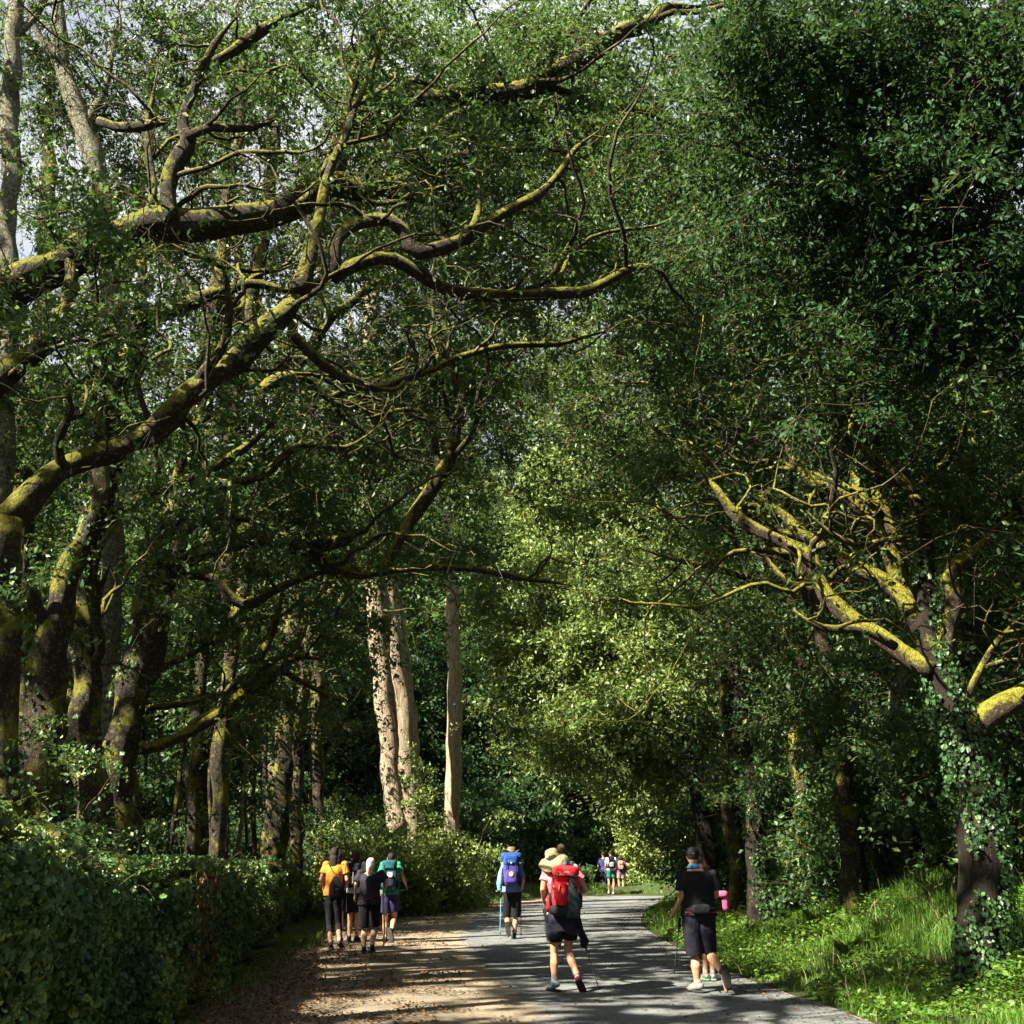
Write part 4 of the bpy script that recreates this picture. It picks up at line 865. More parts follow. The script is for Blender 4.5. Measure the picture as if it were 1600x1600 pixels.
# long shoots arching out of the ivy
SPt, SRt = [], []
for q in range(150):
    y = 7 + 26 * rng.random() ** 1.6; i = int(np.clip(np.interp(y, WP[:, 1], np.arange(len(WP))), 0, len(WP) - 2)); h0 = walltop(np.array([y]))[0]; b = WP[i] + WNn[i] * rng.uniform(-.4, .25) + [0, 0, h0]
    L_ = rng.uniform(.25, .75); d = WNn[i] * rng.uniform(-.3, .9) + WT[i] * rng.uniform(-.8, .8); u = np.linspace(0, 1, 7)[:, None]
    SPt.append(b + d * L_ * u + np.array([0, 0, 1.]) * (L_ * .9 * u - L_ * rng.uniform(.3, 1.3) * u ** 2)); SRt.append(np.linspace(.005, .002, 7))
SPt = np.array(SPt); V, F = tubes(SPt - O, np.array(SRt), 4); mesh("shoots", V, [F], M['twig'], wallroot)
k_ = rng.integers(0, 150, 1500); u_ = rng.random(1500) * 5.9; C = SPt[k_, u_.astype(int)] + rng.normal(size=(1500, 3)) * .03
V, F, t = leaves(C, rng.normal(size=C.shape), rng.normal(size=C.shape) * .6 + [0, 0, 1], .05 * (.6 + .9 * rng.random(1500)), rng, True, .38, .2); mesh("shoot_leaves", V - O, [F], M['ivy'], wallroot, t)

# ------------------------------------------------------------------ ferns
def fern_mesh(rng, nf=9, L_=0.75, droop=0.6):
    Cs, Ds, Ns, Ss, tn = [], [], [], [], []; SP, SR = [], []
    for f in range(nf):
        a = rng.random() * 6.28; el = rng.uniform(.7, 1.25); Lf = L_ * rng.uniform(.7, 1.1); u = np.linspace(0, 1, 9)
        hd = np.array([math.cos(a), math.sin(a)])
        x = Lf * (u * math.cos(el) + droop * .5 * u ** 2); z = Lf * (u * math.sin(el) - droop * .55 * u ** 2.2)
        P = np.stack([hd[0] * x, hd[1] * x, z], 1); SP.append(P); SR.append(np.linspace(.006, .002, 9))
        T = unit(np.gradient(P, axis=0)); sd = np.array([-hd[1], hd[0], 0]); up = np.cross(T, sd)
        for u_ in np.linspace(.15, .98, 22):
            c = np.array([np.interp(u_, u, P[:, k_]) for k_ in range(3)]); t = T[min(8, int(u_ * 8))]; ln = 0.30 * Lf * math.sin(math.pi * min(1, .18 + .8 * u_)) ** .8 * (1.05 - u_ * .5)
            for s_ in (-1, 1):
                d = unit(sd * s_ + t * .45 + [0, 0, -.15]); Cs.append(c + d * ln * .5); Ds.append(d); Ns.append(up[min(8, int(u_ * 8))] + rng.normal(size=3) * .15); Ss.append(ln)
    V, F, t = leaves(np.array(Cs), np.array(Ds), np.array(Ns), np.array(Ss), rng, False, .13)
    v2, f2 = tubes(np.array(SP), np.array(SR), 3)
    return (V, F, t), (v2, f2)
def fern(loc, seed, s, mat, label, group, droop=.6):
    rg = np.random.default_rng(seed); (V, F, t), (v2, f2) = fern_mesh(rg, int(rg.integers(7, 12)), .75, droop)
    e = empty("fern_plant", loc, label, "fern", group); e.scale = (s, s, s)
    mesh("fronds", V, [F], mat, e, t); mesh("stalks", v2, [f2], M['twig'], e); return e
fA = fern((0, 0, 0), 1, 1, M['fern'], "x", "x"); fB = fern((0, 0, 0), 2, 1, M['fern'], "x", "x", .8); fD = fern((0, 0, 0), 3, 1, M['dryfern'], "x", "x", .9)
first = {id(fA): True, id(fB): True, id(fD): True}
def place_fern(src, loc, s, rz, label, group):
    o = src if first[id(src)] else copy_tree(src); first[id(src)] = False
    o.location = tuple(loc); o.scale = (s, s, s); o.rotation_euler[2] = rz; o["label"] = label; o["group"] = group
    return o
for k, (px, py) in enumerate([(1120, 1430), (1150, 1418), (1185, 1412), (1215, 1408), (1240, 1412), (1270, 1415), (1160, 1436), (1200, 1430), (1235, 1432), (1275, 1438), (1310, 1425), (1180, 1455), (1225, 1452), (1090, 1420), (1290, 1460), (1330, 1445), (1360, 1470), (1320, 1480)]):
    # find the bank point under that survey mark
    for Y in np.arange(10, 36, .15):
        q = W(px, py, Y)
        if q[2] < hz(q[0], q[1]) + .12: break
    place_fern(fA if k % 2 else fB, (q[0], q[1], hz(q[0], q[1])), rng.uniform(.5, .8), rng.random() * 6.28, "green fern with arching fronds on the sunny bank behind the man in black", "ferns on the sunny bank")
for k, (px, Y, s, dry) in enumerate([(20, 8.6, 1.0, 0), (48, 9.2, .9, 0), (75, 9.6, .8, 1), (100, 10.6, .8, 0), (180, 12.5, .6, 0), (225, 14, .6, 1), (262, 15.5, .7, 1), (300, 17.5, .7, 0), (12, 8.4, 1.1, 1), (410, 24, .9, 1), (440, 27, 1.0, 0), (365, 21, .8, 0), (460, 29, 1.0, 0)]):
    x = wallx(Y) - .3; z = walltop(np.array([Y]))[0]
    place_fern(fD if dry else (fA if k % 2 else fB), (x, Y, z - .05), s, rng.random() * 6.28, "withered brown fern drooping on top of the ivy wall" if dry else "green fern sprouting on top of the ivy wall", "withered ferns on the wall" if dry else "green ferns on the wall")
for k, (Y, s) in enumerate([(13, .55), (15.5, .6), (18, .7), (20, .7), (22, .6), (12, .5)]):
    place_fern(fB, (wallx(Y) + .35, Y, 0.02), s, rng.random() * 6.28, "fern growing at the shaded foot of the ivy wall", "ferns at the foot of the wall")

# ------------------------------------------------------------------ shrubs and bushes
def shrub(name, label, group, x, Y, rx, ry, rz, n, seed, leaf='bright', size=.10, per=14, z0=None, cull=0, wide=.34, bias=0.0):
    g0 = hz(x, Y) if z0 is None else z0; rg = np.random.default_rng(seed)
    limbs = []
    P = np.array([[x, Y, g0 - .1], [x + .05, Y, g0 + rz * .35], [x, Y + .05, g0 + rz * .7]]); r = np.array([.05, .04, .02])
    for q in range(5):
        a = rg.random() * 6.28; limbs.append((np.array([[x, Y, g0], [x + rx * .35 * math.cos(a), Y + ry * .35 * math.sin(a), g0 + rz * .5], [x + rx * .7 * math.cos(a), Y + ry * .7 * math.sin(a), g0 + rz * 1.1]]), np.array([.035, .025, .012])))
    return build_tree(name, label, "bush", group, (x, Y, g0), (P, r), limbs, [((x, Y, g0 + rz * .9), (rx, ry, rz), n), ((x, Y, g0 + .35), (rx * 1.05, ry * 1.05, .35), n // 3)], seed, leaf=leaf, size=size, per=per, twigs=6, tl=.45 + size * 2, full=False, cull=cull, side_n=0, k=6, wide=wide, bias=bias)
def spx(px, Y): return W(px, 1338, Y)[0]
GBu = "sunlit bushes at the foot of the pale trunks"
shrub("bush", "bright green bush below the thick fused pale trunks", GBu, spx(600, 33), 33, 1.15, 1.0, 1.15, 60, 501)
shrub("bush", "yellow green bush leaning in front of the slender pale trunk", GBu, spx(676, 35), 35, .95, .9, 1.2, 60, 502, bias=.2)
shrub("bush", "green bush spreading right of the slender pale trunk over the verge", GBu, spx(722, 37.5), 37.5, .8, .8, .85, 30, 503)
shrub("bush", "green bush behind the walker with the orange top", GBu, spx(545, 31), 31, .9, .9, 1.0, 40, 504)
shrub("bush", "low bush at the far end of the ivy wall", GBu, spx(485, 35), 35.5, 1.2, 1.0, 1.0, 34, 505, 'ivy')
# dark hedge line round the outside of the bend
GH = "dark bushes lining the outside of the bend"
bx = [("dark", 700, 44, 2.0, 1.7), ("dark", 740, 47, 2.2, 2.3), ("dark", 775, 49, 2.2, 2.8), ("oak", 815, 50, 2.2, 2.4), ("dark", 855, 51, 2.4, 3.0), ("oak", 890, 51, 2.3, 2.2), ("dark", 925, 52, 2.5, 2.9), ("oak", 965, 52, 2.3, 2.2), ("dark", 1000, 53, 2.5, 3.0), ("bright", 1030, 49.5, 1.9, 2.6), ("oak", 1070, 54, 2.4, 2.2), ("bright", 1085, 50, 1.9, 3.0), ("oak", 1140, 55, 2.4, 2.4), ("oak", 1185, 56, 2.6, 2.8)]
pos = ["left of the straw hatted walker", "leftmost of the dark row, right of the pale trunks", "just behind the straw hatted walker"]
bl = ["dark bush behind the slender pale trunk at the start of the bend", "dark bush left of the straw hatted walker across the lane", "tall dark bush directly behind the straw hatted walker", "green bush to the right of the straw hatted walker across the lane", "tall dark bush behind the red backpack walker", "rounded bush behind the short haired man", "tall dark bush between the red backpack walker and the distant trio", "rounded green bush directly behind the distant trio", "tall dark bush just right of the distant trio", "sunlit yellow green bush at the bend left of the slanting trunk", "green bush behind the slanting dark trunk", "tall sunlit bush just right of the slanting dark trunk", "green bush beyond the bank behind the mossy trunks", "last green bush beyond the ivy covered trunks"]
for k, (lf, px, Y, r_, hh) in enumerate(bx):
    shrub("laurel_bush", bl[k], GH, spx(px, Y + (5.2 if px > 850 else 2.5)), Y + (5.2 if px > 850 else 2.5), r_, 1.6, hh, 75, 520 + k, leaf=lf, size=.15, per=15, bias=.28 if lf == 'bright' else 0)  # bright ones get a paler tint, the sunny glow put into colour
# understorey right: between trunks on the bank
GU = "undergrowth bushes among the trunks on the bank"
for k, (px, Y, r_, hh, lf, lb) in enumerate([(1170, 31, 1.8, 1.5, 'dark', "low dark bush right of the slanting trunk"), (1240, 29, 1.8, 1.3, 'ivy', "bush between the ivy covered trunks"), (1300, 21, 1.0, 1.1, 'oak', "bright little bush on top of the ferny bank"), (1330, 26, 2.0, 1.6, 'dark', "dark bush behind the crooked trunk"), (1400, 24, 2.0, 1.7, 'dark', "dark bush behind the pale lichen trunk"), (1470, 21, 1.6, 1.5, 'dark', "dark bush just left of the fork trunked oak"), (1600, 17, 1.6, 1.7, 'oak', "bush at the right edge behind the fork trunked oak"), (1560, 22, 2.2, 2.2, 'dark', "tall dark bush behind the fork trunked oak"), (1240, 36, 2.4, 2.4, 'oak', "high bush deep among the bank trees"), (1120, 38, 2.0, 1.9, 'dark', "bush on the inner side of the bend")]):
    shrub("bush", lb, GU, spx(px, Y), Y, r_, 1.3, hh, 42, 540 + k, leaf=lf, size=.095, per=20, cull=.3)
# behind the wall
GL = "dim bushes in the wood behind the ivy wall"
for k, (px, Y, r_, hh) in enumerate([(60, 17, 2.0, 1.2), (180, 24, 2.2, 1.0), (300, 31, 2.2, 1.2), (400, 34, 2.2, 1.3), (470, 40, 2.6, 1.8), (100, 30, 3.0, 1.4), (560, 42, 2.4, 2.0), (640, 45, 2.4, 2.2), (250, 38, 3.0, 2.0), (10, 12.5, 1.0, 1.35)]):
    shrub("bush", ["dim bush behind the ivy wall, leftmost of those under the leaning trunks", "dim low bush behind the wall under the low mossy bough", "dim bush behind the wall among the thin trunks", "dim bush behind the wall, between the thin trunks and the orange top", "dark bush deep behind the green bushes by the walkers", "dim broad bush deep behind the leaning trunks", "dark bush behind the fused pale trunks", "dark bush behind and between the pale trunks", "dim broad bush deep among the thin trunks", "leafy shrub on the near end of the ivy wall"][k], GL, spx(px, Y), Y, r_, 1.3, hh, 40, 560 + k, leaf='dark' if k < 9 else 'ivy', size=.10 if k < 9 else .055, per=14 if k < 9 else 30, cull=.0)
# chestnut-like drooping foliage behind the pale trunks
GC = "broadleaved trees with drooping blue green leaves behind the pale trunks"
for k, (px, Y, txt) in enumerate([(560, 50, "blue green tree left behind the fused pale trunks"), (680, 52, "blue green tree between and behind the two pale trunk groups"), (780, 55, "blue green tree right behind the slender pale trunk"), (450, 48, "blue green tree at the left end behind the thin trunks")]):
    x = spx(px, Y); g0 = hz(x, Y)
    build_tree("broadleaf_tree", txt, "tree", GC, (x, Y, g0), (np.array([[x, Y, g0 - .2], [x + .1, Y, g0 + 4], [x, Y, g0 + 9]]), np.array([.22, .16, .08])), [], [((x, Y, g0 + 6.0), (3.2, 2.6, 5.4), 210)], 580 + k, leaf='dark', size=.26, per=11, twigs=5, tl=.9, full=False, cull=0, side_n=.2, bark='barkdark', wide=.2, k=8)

# ------------------------------------------------------------------ grass, ground cover, dead leaves
def blades(X, Y, Hh, rng, w=.012, lean=.5):
    n = len(X); Z = height(X, Y); a = rng.random(n) * 6.28; b = rng.random(n) * 6.28
    u = np.stack([np.cos(a), np.sin(a), 0 * a], 1); s = np.stack([-np.sin(b), np.cos(b), 0 * b], 1); l = lean * rng.random(n) * Hh; w_ = w * (.6 + .8 * rng.random(n))
    B0 = np.stack([X, Y, Z - .01], 1); M1 = B0 + u * (l * .35)[:, None] + np.array([0, 0, 1]) * (Hh * .6)[:, None]; T1 = B0 + u * l[:, None] + np.array([0, 0, 1]) * (Hh * (1 - .25 * rng.random(n)))[:, None]
    V = np.stack([B0 - s * w_[:, None], B0 + s * w_[:, None], M1 + s * (w_ * .7)[:, None], M1 - s * (w_ * .7)[:, None], T1], 1)
    i = np.arange(n)[:, None] * 5
    return V.reshape(-1, 3), np.hstack([i, i + 1, i + 2, i + 3]), np.hstack([i + 3, i + 2, i + 4]), np.repeat(np.clip(rng.beta(2, 2.4, n), 0, 1), 5)
rng = np.random.default_rng(91)
M['straw'] = leafmat('dry_stem', [(0, (.16, .13, .06)), (1, (.36, .30, .16))], .2, .7, (.3, .25, .1))
n = 420000; X = rng.uniform(-9, 17, n); Y = 8.5 + 46 * rng.random(n) ** 1.7
d, s = lane_dist(X, Y)
onwall = (X > wallx(np.minimum(Y, 36)) + .12) & (s < 0) & (Y < 36)
dirtmask = (s < 0) & (Y < 36)
wd = X - wallx(np.minimum(Y, 36))
keep = np.zeros(n, bool); pt = vnoise(X / .8, Y / .8, 61)
dn = np.where(Y < 20, 1.0, .8)
keep |= (s > 0) & (d > .06) & (d < 7.5) & (rng.random(n) < dn * (.35 + .75 * sstep(pt, .35, .6)))
keep |= dirtmask & (wd > 0.1) & (wd < .55 + .5 * pt) & (rng.random(n) < .5) & (Y > 8)
keep |= dirtmask & (Y > 21) & (Y < 34) & (wd > 0) & (wd < 1.3) & (rng.random(n) < .9)
keep |= (Y > 33) & (s < 0) & (d > .35 + .4 * pt) & (d < 5)
X, Y, d, s = X[keep], Y[keep], d[keep], s[keep]
tall = vnoise(X / 1.3, Y / 1.3, 62); Hh = (.07 + .24 * sstep(tall, .45, .8) + .10 * rng.random(len(X)) ** 2) * (.45 + .55 * sstep(d, 0, .6)); Hh = np.where(s < 0, Hh * .75, Hh)
V, F4, F3, t = blades(X, Y, Hh, rng, .006, .8)
print("GRASS", len(X))
g = mesh("grass", V, [F4, F3], M['grass'], None, t); tag(g, "fresh green grass on the bank and along the verges", "grass", kind="stuff")
k = rng.integers(0, len(X), 1600); Vd, Fd4, Fd3, td = blades(X[k], Y[k], Hh[k] * 1.5 + .12, rng, .005, 1.1)
g = mesh("dry_grass", Vd, [Fd4, Fd3], M['straw'], None, td); tag(g, "straw coloured dead stems standing in the green grass", "dry grass", kind="stuff")
# broad leaved ground cover
n = 420000; X = rng.uniform(2, 22, n); Y = 9 + 38 * rng.random(n) ** 1.7; d, s = lane_dist(X, Y); pt = vnoise(X / 1.1, Y / 1.1, 63)
k = (s > 0) & (d > .1) & (d < 14) & ((pt > .40) | (d > 5)) & (rng.random(n) < np.where(d > 6, .6, 1)); X, Y, d = X[k], Y[k], d[k]; pt = pt[k]
C = np.stack([X, Y, height(X, Y) + (.03 + .36 * rng.random(len(X)) * sstep(pt, .3, .8)) * (.4 + .6 * sstep(d, 0, .7))], 1)
V, F, t = leaves(C, rng.normal(size=C.shape) * [1, 1, .4], rng.normal(size=C.shape) * .45 + [0, 0, 1], .052 * (.6 + .9 * rng.random(len(C))), rng, False, .36, .05)
print("COVER", len(C)); g = mesh("ground_cover", V, [F], M['grass'], None, t); tag(g, "leafy weeds and ivy covering the shady bank", "ground cover", kind="stuff")
# woodland floor cover left
n = 60000; Y = 6 + 40 * rng.random(n) ** 1.3; X = wallx(np.minimum(Y, 36)) - .7 - 14 * rng.random(n)
C = np.stack([X, Y, height(X, Y) + .25 * rng.random(n)], 1)
V, F, t = leaves(C, rng.normal(size=C.shape) * [1, 1, .4], rng.normal(size=C.shape) * .5 + [0, 0, 1], .11 * (.6 + .9 * rng.random(n)), rng, False, .36)
g = mesh("undergrowth", V, [F], M['ivy'], None, t); tag(g, "dim ivy and brambles on the wood floor behind the wall", "undergrowth", kind="stuff")
# dead leaves
n = 52000; Y = 7.5 + 26 * rng.random(n) ** 1.7; wx = wallx(Y); lx = np.interp(Y, LE[:150, 1], LE[:150, 0]); u = rng.random(n) ** 2.1; X = wx + .1 + (lx - wx + .3) * u
pt = vnoise(X / .5, Y / .4, 64); k = pt + (1 - u) * .7 > .62; X, Y = X[k], Y[k]
C = np.stack([X, Y, np.full(len(X), .012) + .02 * rng.random(len(X))], 1)
V1, F1, t1 = leaves(C, rng.normal(size=C.shape) * [1, 1, .15], rng.normal(size=C.shape) * .35 + [0, 0, 1], .042 * (.5 + 1. * rng.random(len(C))), rng, False, .3)
n = 3200; Y = 9 + 30 * rng.random(n) ** 1.5; e = rng.random(n); lx = np.interp(Y, LE[:150, 1], LE[:150, 0]); rx = np.interp(Y, RE[:150, 1], RE[:150, 0]); e = np.where(rng.random(n) < .5, 1 - .12 * e, e); X = lx + (rx - lx) * e
C = np.stack([X, Y, np.full(n, .016)], 1)
V2, F2, t2 = leaves(C, rng.normal(size=C.shape) * [1, 1, .1], rng.normal(size=C.shape) * .3 + [0, 0, 1], .04 * (.5 + rng.random(n)), rng, False, .3)
g = mesh("fallen_leaves", np.vstack([V1, V2]), [np.vstack([F1, F2 + len(V1)])], M['litter'], None, np.concatenate([t1, t2])); tag(g, "brown dead leaves and twigs scattered on the dirt shoulder", "fallen leaves", kind="stuff")
# scraps of pale wood lying on the shoulder
for k, (px, py, ln, lb) in enumerate([(404, 1490, .35, "pale splinter of wood lying flat on the dirt near the wall"), (412, 1494, .28, "second pale splinter of wood beside the first on the dirt")]):
    p = GP(px, py); V, F = limb_mesh(np.array([[-ln / 2, 0, 0], [0, .02, .01], [ln / 2, 0, 0]]), np.array([.012, .016, .01]), 6, .2, k)
    o = mesh("wood_scrap", V, F, M['eubark'], None, smooth=True); o.location = (p[0], p[1], .025); o.rotation_euler[2] = .2 + k; tag(o, lb, "wood scrap", "wood scraps")
print("LEAVES", NLEAF[0])

# ------------------------------------------------------------------ walkers
def cloth(name, col, col2=None, rough=.85, scale=9):
    if name in M: return M[name]
    m = plainmat(name, col, rough, .32, scale, 0.9, .2, col2); M[name] = m; return m
def p_cap(p0, p1, r0, r1, k=14):
    p0, p1 = np.asarray(p0, float), np.asarray(p1, float); d = unit(p1 - p0)
    a = unit(np.cross(d, [0.31, 0.2, 1.0] if abs(d[2]) < .9 else [1.0, .1, 0])); b = np.cross(d, a)
    rings = [(p0 + d * (-r0 * math.cos(t)), r0 * math.sin(t)) for t in (.35, .8, 1.2, 1.57)] + [(p1 + d * (r1 * math.cos(t)), r1 * math.sin(t)) for t in (1.57, 1.2, .8, .35)]
    return _rings(rings, a, b, k)
def p_cone(p0, p1, r0, r1, k=18):
    p0, p1 = np.asarray(p0, float), np.asarray(p1, float); d = unit(p1 - p0)
    a = unit(np.cross(d, [0.31, 0.2, 1.0] if abs(d[2]) < .9 else [1.0, .1, 0])); b = np.cross(d, a)
    return _rings([(p0, r0), (p0 * .5 + p1 * .5, (r0 + r1) / 2), (p1, r1)], a, b, k)
def _rings(rings, a, b, k):
    ang = np.arange(k) * 2 * np.pi / k
    V = np.vstack([c + r * (np.cos(ang)[:, None] * a + np.sin(ang)[:, None] * b) for c, r in rings])
    m_ = len(rings); id_ = np.arange(m_ * k).reshape(m_, k); nx = np.roll(id_, -1, 1)
    F = np.stack([id_[:-1], nx[:-1], nx[1:], id_[1:]], -1).reshape(-1, 4).tolist()
    return V, F + [list(id_[0][::-1]), list(id_[-1])]
def p_loft(secs, k=20, sq=1.0):
    """secs: (cx, cy, z, rx, ry)"""
    ang = np.arange(k) * 2 * np.pi / k; c, s = np.cos(ang), np.sin(ang); c = np.sign(c) * np.abs(c) ** sq; s = np.sign(s) * np.abs(s) ** sq
    V = np.vstack([np.stack([x + rx * c, y + ry * s, np.full(k, z)], 1) for x, y, z, rx, ry in secs])
    m_ = len(secs); id_ = np.arange(m_ * k).reshape(m_, k); nx = np.roll(id_, -1, 1)
    F = np.stack([id_[:-1], nx[:-1], nx[1:], id_[1:]], -1).reshape(-1, 4).tolist()
    return V, F + [list(id_[0][::-1]), list(id_[-1])]
def p_ell(c, r, sq=1.0, nu=18, nv=12, rot=None):
    V = []; 
    for j in range(1, nv):
        v = -math.pi / 2 + math.pi * j / nv
        for i in range(nu):
            u = 2 * math.pi * i / nu; f = lambda q: math.copysign(abs(q) ** sq, q)
            V.append((r[0] * f(math.cos(v)) * f(math.cos(u)), r[1] * f(math.cos(v)) * f(math.sin(u)), r[2] * f(math.sin(v))))
    V = np.array(V)
    if rot is not None: V = V @ np.array(rot).T
    V = V + np.asarray(c); id_ = np.arange((nv - 1) * nu).reshape(nv - 1, nu); nx = np.roll(id_, -1, 1)
    F = np.stack([id_[:-1], nx[:-1], nx[1:], id_[1:]], -1).reshape(-1, 4).tolist()
    return V, F + [list(id_[0][::-1]), list(id_[-1])]
def Rz(a): c, s = math.cos(a), math.sin(a); return np.array([[c, -s, 0], [s, c, 0], [0, 0, 1]])
def Ry(a): c, s = math.cos(a), math.sin(a); return np.array([[c, 0, s], [0, 1, 0], [-s, 0, c]])
def Rx(a): c, s = math.cos(a), math.sin(a); return np.array([[1, 0, 0], [0, c, -s], [0, s, c]])
def solid(name, prims, mat, parent, vox=0.011, smooth=3, fac=.5):
    V = []; F = []; o_ = 0
    for v, f in prims:
        V.append(v); F += [[i + o_ for i in q] for q in f]; o_ += len(v)
    me = bpy.data.meshes.new(name + "_tmp"); me.from_pydata(np.vstack(V).tolist(), [], F)
    o = bpy.data.objects.new(name + "_tmp", me); COL.objects.link(o)
    if vox:
        md = o.modifiers.new("r", 'REMESH'); md.mode = 'VOXEL'; md.voxel_size = vox; md.use_smooth_shade = True
    if smooth:
        sm = o.modifiers.new("s", 'SMOOTH'); sm.iterations = smooth; sm.factor = fac
    bpy.context.view_layer.update()
    dg = bpy.context.evaluated_depsgraph_get(); me2 = bpy.data.meshes.new_from_object(o.evaluated_get(dg))
    bpy.data.objects.remove(o); bpy.data.meshes.remove(me); me2.name = name
    me2.materials.clear(); me2.materials.append(mat); me2.polygons.foreach_set("use_smooth", np.ones(len(me2.polygons), bool))
    ob = bpy.data.objects.new(name, me2); link(ob, parent); return ob

def row_of(x, y, z):
    q = np.array([x, y, z - CAMH]); dep = q[1] * CT + q[2] * ST; up = -q[1] * ST + q[2] * CT
    return 800 - FPX * up / dep
SKIN = {'tan': ((.42, .22, .13), (.34, .17, .10)), 'pale': ((.52, .33, .23), (.45, .27, .19)), 'brown': ((.30, .15, .09), (.24, .12, .07))}
for k_, (a_, b_) in SKIN.items():
    M['skin_' + k_] = plainmat("skin_" + k_, a_, .55, .1, 14, 0.1, .35, b_)
class P_: pass
def person(label, cx, fy, top, skin='tan', J=None, vox=.010, female=False, wide=1.0, foot=None, headyaw=0.0, headoff=(0, 0), fingers=True, hiptop=None, group=None):
    g = GP(cx, fy); Y = g[1]; zt = 1.7; ppm = (row_of(g[0], Y, 0) - row_of(g[0], Y, zt)) / zt
    gz = hz(g[0], Y) if abs(g[0]) > 30 else 0.012
    H = (fy - top) / ppm; s = H / 1.735
    root = empty("person", (g[0], Y, gz), label, "person", group)
    jj = dict(hipL=(-.085, 0, .92), hipR=(.085, 0, .92), kneeL=(-.10, .03, .50), kneeR=(.10, .03, .50), ankleL=(-.10, 0, .095), ankleR=(.10, 0, .095),
              toeL=(-.12, .17, .03), toeR=(.12, .17, .03), shL=(-.175, 0, 1.40), shR=(.175, 0, 1.40), elL=(-.235, -.04, 1.13), elR=(.235, -.04, 1.13),
              wrL=(-.235, .08, .90), wrR=(.235, .08, .90), fL=(-.23, .14, .80), fR=(.23, .14, .80))
    if wide != 1: jj = {k: (v[0] * wide, v[1], v[2]) for k, v in jj.items()}
    jj = {k: np.array(v) * s for k, v in jj.items()}
    for k, v in (J or {}).items(): jj[k] = np.array([(v[0] - cx) / ppm, v[2] if len(v) > 2 else jj[k][1], (fy - v[1]) / ppm])
    p = P_(); p.root, p.j, p.s, p.ppm, p.cx, p.fy, p.Y, p.g, p.gz, p.vox, p.w = root, jj, s, ppm, cx, fy, Y, g, gz, vox, wide
    w = wide * (.92 if female else 1.0); hx, hy = headoff[0], headoff[1]
    p.hc = np.array([hx * s, (.02 + hy) * s, 1.615 * s])
    T = lambda z, rx, ry, y=0: (0 + hx * s * max(0, (z - 1.2) / .6), y * s, z * s, rx * w * s, ry * w * s)
    tor = [T(.84, .12, .09), T(.90, .165, .115), T(.98, .165 if female else .155, .115), T(1.08, .135 if female else .145, .10), T(1.2, .145, .105, .005), T(1.32, .16, .11, .0), T(1.39, .155, .09), T(1.44, .10, .07), T(1.47, .06, .055)]
    p.tor = tor
    R_h = Rz(headyaw)
    hp = lambda v: p.hc + R_h @ (np.array(v) * s)
    prims = [p_loft(tor), p_cap((hx * .6 * s, 0, 1.42 * s), p.hc - [0, 0, .05 * s], .056 * s, .052 * s), p_ell(p.hc, (.075 * s, .095 * s, .112 * s), rot=R_h), p_ell(hp((0, .045, -.06)), (.052 * s, .06 * s, .055 * s), rot=R_h),
             p_cap(hp((0, .088, .015)), hp((0, .108, -.018)), .010 * s, .014 * s), p_ell(hp((0, .094, -.05)), (.022 * s, .012 * s, .008 * s)), p_ell(hp((0, .095, -.085)), (.018 * s, .016 * s, .016 * s)),
             p_ell(hp((.078, 0, 0)), (.010 * s, .02 * s, .03 * s), rot=R_h), p_ell(hp((-.078, 0, 0)), (.010 * s, .02 * s, .03 * s), rot=R_h)]
    for S_ in 'LR':
        h_, k_, a_ = jj['hip' + S_], jj['knee' + S_], jj['ankle' + S_]; mid = k_ * .62 + a_ * .38; back = np.array([0, -.012 * s, 0]); t_ = jj['toe' + S_]
        prims += [p_cap(h_, k_, .083 * w * s, .052 * s), p_cap(k_, mid + back, .048 * s, .056 * w * s), p_cap(mid + back, a_, .054 * w * s, .034 * s), p_cap(a_ + (a_ - t_) * .15, t_, .036 * s, .026 * s)]
        sh, e_, w_, f_ = jj['sh' + S_], jj['el' + S_], jj['wr' + S_], jj['f' + S_]
        prims += [p_cap(sh, e_, .050 * w * s, .038 * s), p_cap(e_, w_, .038 * s, .025 * s)]
        d = unit(f_ - w_); ln = .095 * s; palm = w_ + d * .045 * s; sd = np.cross(d, [0, 1, 0]); sd = unit(sd) if np.linalg.norm(sd) > .2 else np.array([1., 0, 0]); nrm = np.cross(sd, d)
        side_ = np.array([0, 1.0, 0]) if abs(d[1]) < .8 else np.array([1., 0, 0]); side_ = unit(side_ - d * (side_ @ d)); nr = np.cross(d, side_)
        Rm = np.stack([nr, side_, d], 1); prims.append(p_ell(palm, (.017 * s, .040 * s, .052 * s), rot=Rm))
        cr = -nr if S_ == 'R' else nr
        for q, (o, L_) in enumerate([(.030, .062), (.011, .072), (-.009, .066), (-.028, .052)]):
            b = palm + side_ * o * s + d * .035 * s; m1 = b + d * L_ * .55 * s + cr * .010 * s; m2 = m1 + d * L_ * .32 * s + cr * .026 * s
            prims += [p_cap(b, m1, .0095 * s, .009 * s, 8), p_cap(m1, m2, .009 * s, .008 * s, 8)]
        b = palm + side_ * .030 * s - d * .02 * s; m1 = b + side_ * .028 * s + d * .025 * s + cr * .012 * s; prims += [p_cap(b, m1, .012 * s, .010 * s, 8), p_cap(m1, m1 + d * .028 * s + cr * .008 * s, .010 * s, .009 * s, 8)]
    solid("body", prims, M['skin_' + skin], root, vox, 2)
    for S_ in (-1, 1):
        solid("eye", [p_ell(hp((S_ * .030, .083, .018)), (.012 * s, .008 * s, .008 * s), nu=8, nv=6)], cloth("eye_dark", (.03, .02, .015)), root, None, 0)
    return p
